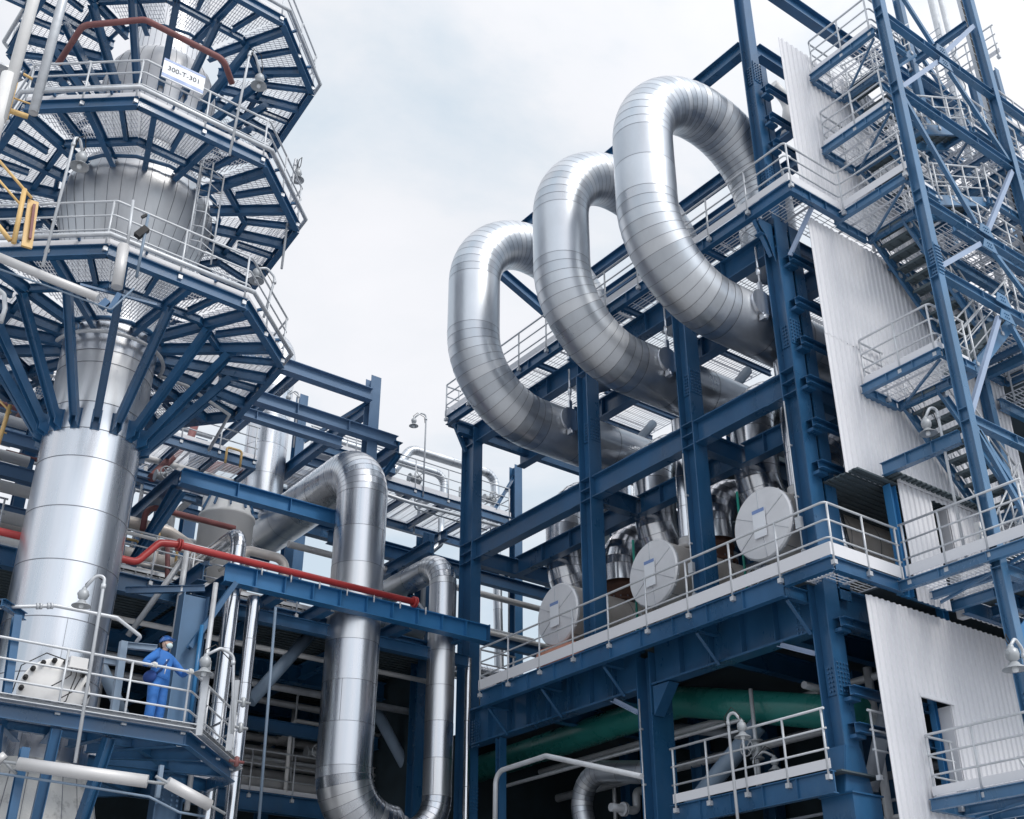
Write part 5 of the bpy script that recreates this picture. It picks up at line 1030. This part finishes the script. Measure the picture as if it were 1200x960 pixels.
for i, (x, y, z0, z1, lab) in enumerate(((18.16,14.42,10.4,14.4,'thin conduit clipped to the front of the corner column'),(18.16,17.56,10.4,14.4,'thin conduit clipped to the front of the third column'),(18.15,19.5,3,9,'thin conduit clipped to the wide lower column'))):
    t = thing('conduit', lab, 'conduit', (x,y,z0), 'conduits on the columns'); m = MB(); m.rod((x,y,z0),(x,y,z1),.018,8)
    for k in range(int((z1-z0)/1.2)): m.box((x-.01,y-.04,z0+.5+k*1.2),(x+.05,y+.04,z0+.54+k*1.2))
    m.box((x-.05,y-.07,z0+1.0),(x+.04,y+.07,z0+1.25)); part('tube', m, M['galv'], t)
# pipes in the exchanger storey, between and behind the drums
PE = (('silver pipe running behind the drums at shoulder height',[(22.6,14.4,13.0),(22.6,27.4,13.0)],.34),('silver duct rising left of the far exchanger',[(22.6,24.6,10.3),(22.6,24.6,17.5)],.34))
for lab, pts, r in PE: clad_pipe('process_pipe', lab, pts, r, r*1.8, 6, .9, 'mirror', 'silver pipes of the exchanger storey', n=28)
for i, y in enumerate((16.2,19.9,23.6)): valve(('valve with hand wheel near the corner column, on the exchanger deck','valve with hand wheel beside the middle exchanger, on the exchanger deck','valve with hand wheel beside the far exchanger, on the exchanger deck')[i], (19.0,y,11.0), .12, (0,0,1), (-1,0,0), group='valves of the exchanger deck')

# ---- the crowd of small pipes far back, where only their colours and runs can be told
def crowd(n, label, group, bx, by, bz, seed, cols):
    rnd = random.Random(seed)
    for i in range(n):
        x0 = rnd.uniform(*bx); y0 = rnd.uniform(*by); z0 = rnd.uniform(*bz); r = rnd.choice((.035,.05,.06,.08,.1)); L1 = rnd.uniform(.8,2.6); k = i%4
        if k == 0: pts = [(x0,y0,bz[0]),(x0,y0,z0),(min(bx[1],x0+L1),y0,z0),(min(bx[1],x0+L1),y0+rnd.uniform(.3,1),z0)]
        elif k == 1: pts = [(bx[0],y0,z0),(x0,y0,z0),(x0,y0,z0+rnd.choice((-.5,.5))),(bx[1],y0,z0+rnd.choice((-.5,.5)))]; pts[3] = (bx[1],y0,pts[2][2])
        elif k == 2: pts = [(x0,y0,bz[0]),(x0,y0,bz[1])]
        else: pts = [(x0,by[0],z0),(x0,by[1],z0),(x0,by[1],z0-.6)]
        plain_pipe('process_pipe', label, pts, r, .14, rnd.choice(cols), group, n=10, flanges=((0,.5),) if r > .05 else ())
crowd(26, 'slim pipe in the crowd of pipes behind the white drum and the silver tower', 'crowd of slim pipes behind the white drum', (7.4,13.4), (31.2,35.5), (12.3,17.6), 3, ('white','rail','pale_cyl','jacket','maroon','galv','white'))
crowd(16, 'slim pipe in the crowd of pipes on the lower pipe rack floor', 'crowd of slim pipes on the lower rack floor', (9.8,17.9), (31.0,34.0), (8.4,11.4), 5, ('white','rail','pale_cyl','galv'))
crowd(12, 'slim pipe in the crowd of pipes on the right walkway against the sky', 'crowd of slim pipes on the right walkway', (15.6,23.0), (32.0,34.0), (19.2,20.6), 8, ('white','rail','galv','clad'))
crowd(16, 'slim pipe in the crowd of pipes behind the right stair tower', 'crowd of slim pipes behind the stair tower', (25.5,31), (13.8,16.5), (16.4,29), 11, ('white','rail','pale_cyl','galv'))
crowd(14, 'slim pipe in the crowd of pipes behind the tower at the left edge', 'crowd of slim pipes at the left edge', (0,6.2), (29.5,33), (12.3,18.2), 13, ('white','rail','pale_cyl','maroon','galv'))
crowd(10, 'slim pipe in the crowd of pipes inside the dark ground floor', 'crowd of slim pipes in the ground floor', (19.6,24), (15,27), (5,9.0), 17, ('grey','rail','galv'))
for i in range(14):
    rnd = random.Random(40+i); x = rnd.uniform(7.6,13.2); y = rnd.uniform(31,35); B('stanchion', (x,y,12.2), (x,y,rnd.uniform(13.5,17.5)), PR, .16, .16)
    z = rnd.uniform(13,17.4); B('pipe_support', (x-.8,y+.2,z), (x+1.2,y+.2,z), PR, .16, .12)
for x in (26.6,30.2): B('rear_column', (x,14.4,14), (x,14.4,31), TF, .24, .24, up=(0,1,0), mat=M['blue_t'])
for z in (17.6,20.4,23.0,26.2,28.8): B('rear_beam', (24.5,14.4,z), (32,14.4,z), TF, .24, .16, mat=M['blue_t'])
for z in (18.4,21.2,25.4): brace((26.8,14.4,z),(30,14.4,z+2.4))
railing('railing on the rear frame behind the stair tower, upper one', [(25.2,14.2,26.4),(31.5,14.2,26.4)], 'rear railings of the stair tower', toe=.14); railing('railing on the rear frame behind the stair tower, lower one', [(25.2,14.2,20.6),(31.5,14.2,20.6)], 'rear railings of the stair tower', toe=.14)

# ================================================================ the worker on the lowest tower platform
PP = V((7.98,21.98,PZ)); FWD = V((.42,-.91,0)).normalized(); RTV = V((FWD.y,-FWD.x,0))   # person's own right hand side
def W(r, f, z): return PP+RTV*r+FWD*f+V((0,0,z))
pt = thing('person', 'worker in blue overalls, helmet and face mask leaning on the platform rail', 'person', PP)
def skin_mesh(name, joints, edges, mt, root=0, sub=2, parent=None):
    me = bpy.data.meshes.new(name); off = WLOC[parent.name] if parent else V((0,0,0))
    me.from_pydata([tuple(V(j[0])-off) for j in joints], edges, []); o = bpy.data.objects.new(name, me); COL.objects.link(o)
    mo = o.modifiers.new('skin', 'SKIN')
    for i, j in enumerate(joints):
        sv = me.skin_vertices[0].data[i]; sv.radius = j[1] if isinstance(j[1], tuple) else (j[1], j[1]); sv.use_root = (i == root)
    mo.use_smooth_shade = True; s2 = o.modifiers.new('sub', 'SUBSURF'); s2.levels = sub; s2.render_levels = sub
    bpy.context.view_layer.update(); dg = bpy.context.evaluated_depsgraph_get()
    fin = bpy.data.meshes.new_from_object(o.evaluated_get(dg)); bpy.data.objects.remove(o); fin.name = name
    fin.materials.clear(); fin.materials.append(M[mt])
    for p in fin.polygons: p.use_smooth = True
    fo = bpy.data.objects.new(name, fin); COL.objects.link(fo)
    if parent: fo.parent = parent
    WLOC[fo.name] = off; return fo
rail_l = V((8.47,21.66,PZ+1.125)); rail_r = V((7.74,21.66,PZ+1.125))   # where the hands grip the top rail
wl = rail_l+V((-.02,.06,.035)); wr = rail_r+V((-.02,.06,.035))
shl, shr = W(-.185,.02,1.40), W(.185,.02,1.40); ell = shl.lerp(wl,.5)+V((.16,.13,-.16)); elr = shr.lerp(wr,.5)+V((-.19,.03,-.13))
J = [(W(0,0,.93),(.19,.15)), (W(0,.0,1.10),(.195,.155)), (W(0,.02,1.28),(.205,.15)), (W(0,.02,1.41),(.135,.115)), (W(0,.03,1.50),(.072,.072)),
     (W(-.11,0,.84),.13), (W(-.125,.02,.48),.102), (W(-.13,-.02,.10),.095), (W(.11,0,.84),.13), (W(.13,.03,.48),.102), (W(.135,0,.10),.095),
     (shl,.10), (ell,.08), (wl.lerp(ell,.18),.058), (shr,.10), (elr,.08), (wr.lerp(elr,.18),.058)]
E_ = [(0,1),(1,2),(2,3),(3,4),(0,5),(5,6),(6,7),(0,8),(8,9),(9,10),(2,11),(11,12),(12,13),(2,14),(14,15),(15,16)]
body = skin_mesh('overalls', J, E_, 'cloth', 0, 2, pt)
# head, face, helmet
hc = W(.0,.07,1.635); hf = (FWD*.9+V((.45,-.1,.28))).normalized(); hr = hf.cross(V((0,0,1))).normalized(); hu = hr.cross(hf)
def ell_(m, c, rx, rf, ru, n=20, k=12, z0=-1., z1=1., mi=0, grow=None):
    b = len(m.v)
    for j in range(k+1):
        h = math.sin((z0+(z1-z0)*j/k)*PI/2); q = math.sqrt(max(0,1-h*h))
        for i in range(n):
            a = 2*PI*i/n; m.v.append(tuple(c+hr*(rx*q*math.cos(a))+hf*(rf*q*math.sin(a))+hu*(ru*h)))
    for j in range(k):
        for i in range(n): l = (i+1)%n; m.face((b+j*n+i,b+j*n+l,b+(j+1)*n+l,b+(j+1)*n+i), True, mi)
m = MB(); ell_(m, hc, .075, .095, .118); m.lathe([(.055,0),(.05,.16)], W(0,.03,1.46), (FWD*.25+V((0,0,1))), 14); ell_(m, hc+hf*.098+hu*-.005, .014,.02,.026, 10, 6)
for sg in (-1,1): ell_(m, hc+hr*(.077*sg)+hu*-.01, .012,.026,.035, 10, 6)
head = part('head', m, M['skin'], pt)
m = MB()
for sg in (-1,1): ell_(m, hc+hr*(.032*sg)+hf*.083+hu*.022, .013,.008,.007, 8, 5)
part('eyes', m, M['ink'], head)
m = MB()
for sg in (-1,1): m.beam(hc+hr*(.015*sg)+hf*.09+hu*.038, hc+hr*(.05*sg)+hf*.076+hu*.04, .008, .008, 'B')
part('eyebrows', m, M['boot'], head)
m = MB(); ell_(m, hc+hf*.035+hu*-.052, .070,.078,.062); part('face_mask', m, M['mask'], pt)
m = MB(); ell_(m, hc+hu*.03+hf*-.012, .098,.125,.125, 24, 10, 0.05, 1.); ell_(m, hc+hu*.045+hf*.05, .098,.135,.016, 24, 6); 
for k in (-1,0,1): m.tube([hc+hu*.03+hf*-.012+hr*(.03*k)+hf*(.128*math.cos(R(a)))+hu*(.128*math.sin(R(a))) for a in range(15,166,15)], .009, 6)
hm = part('helmet', m, M['helmet'], pt)
m = MB(); m.tube([hc+hr*-.088+hu*.03, hc+hr*-.075+hu*-.07+hf*.02, hc+hu*-.128+hf*.045, hc+hr*.075+hu*-.07+hf*.02, hc+hr*.088+hu*.03], .007, 6); part('chin_strap', m, M['boot'], hm)
m = MB(); c = hc+hf*-.13+hu*.0; ell_(m, c, .05,.035,.07, 12, 6); part('ear_pad', m, M['boot'], hm)
# hood and collar
m = MB(); ell_(m, W(0,-.06,1.47), .13,.09,.085); part('collar', m, M['cloth'], pt)
# gloved hands closed round the rail (rail runs along x)
def hand(name, c, sgn):
    # c: point on the rail axis; palm lies on top and behind, fingers wrap over the front, thumb under
    g = []; x = V((1,0,0)); palm = [(c+V((-.01*sgn,.085,.02)),.028), (c+V((0,.045,.045)),(.042,.026)), (c+V((0,.0,.052)),(.044,.022))]
    js = list(palm); es = [(0,1),(1,2)]
    o = skin_mesh(name, js, es, 'glove', 1, 2, pt)
    for k in range(4):
        dx = (-.033+.022*k); l = (.9,1.05,1.0,.8)[k if sgn > 0 else 3-k]; r = .0105
        skin_mesh('finger', [(c+V((dx*.9,.01,.052)),r), (c+V((dx,-.026*l,.046)),r), (c+V((dx,-.047*l,.012)),r*.95), (c+V((dx,-.038*l,-.028)),r*.9), (c+V((dx,-.012*l,-.04)),r*.8)], [(0,1),(1,2),(2,3),(3,4)], 'glove', 0, 1, o)
    t_ = -.042*sgn
    skin_mesh('thumb', [(c+V((t_*.7,.06,.03)),.013), (c+V((t_*1.25,.045,.0)),.0125), (c+V((t_*1.2,.02,-.033)),.011), (c+V((t_*.9,-.004,-.042)),.0095)], [(0,1),(1,2),(2,3)], 'glove', 0, 1, o)
    m = MB(); m.lathe([(.036,-.03),(.043,0),(.040,.05),(.03,.055)], c+V((-.01*sgn,.075,.028)), (V(ell if sgn > 0 else elr)-c), 14); part('cuff', m, M['glove'], o)
hand('hand', rail_l-V((0,0,.025)), 1); hand('hand', rail_r-V((0,0,.025)), -1)
# boots with covers, bag, straps, reflective tapes, pocket flaps
for sg, f in ((-1,-.02),(1,0)):
    skin_mesh('boot', [(W(.12*sg,f-.05,.07),.06), (W(.12*sg,f+.02,.06),.06), (W(.13*sg,f+.16,.042),.042)], [(0,1),(1,2)], 'cloth', 1, 2, pt)
m = MB(); m.tube([W(-.13,.10,1.44), W(.0,.165,1.30), W(.12,.175,1.12), W(.22,.10,.96)], [.02,.022,.022,.02], 8); m.tube([W(-.13,.10,1.44), W(-.14,-.03,1.46), W(-.02,-.15,1.30), W(.2,-.08,.98)], .02, 8); part('shoulder_strap', m, M['cloth_dark'], pt)
m = MB(); c = W(.27,.02,.93); b = len(m.v); ell_(m, c, .075,.14,.12, 18, 10); part('bag', m, M['cloth_dark2'], pt)
m = MB()
for r in (-.05,.035): m.tube([W(r,.158,1.30), W(r,.168,1.2), W(r*1.05,.165,1.10), W(r*1.05,.155,1.02)], .011, 6)
part('reflective_tape', m, M['sign'], pt)
m = MB(); m.tube([W(.19*math.cos(R(a)),.155*math.sin(R(a))+.0,.945+.012*math.sin(R(a*3))) for a in range(0,361,20)], .022, 8); part('jacket_hem', m, M['cloth'], pt)
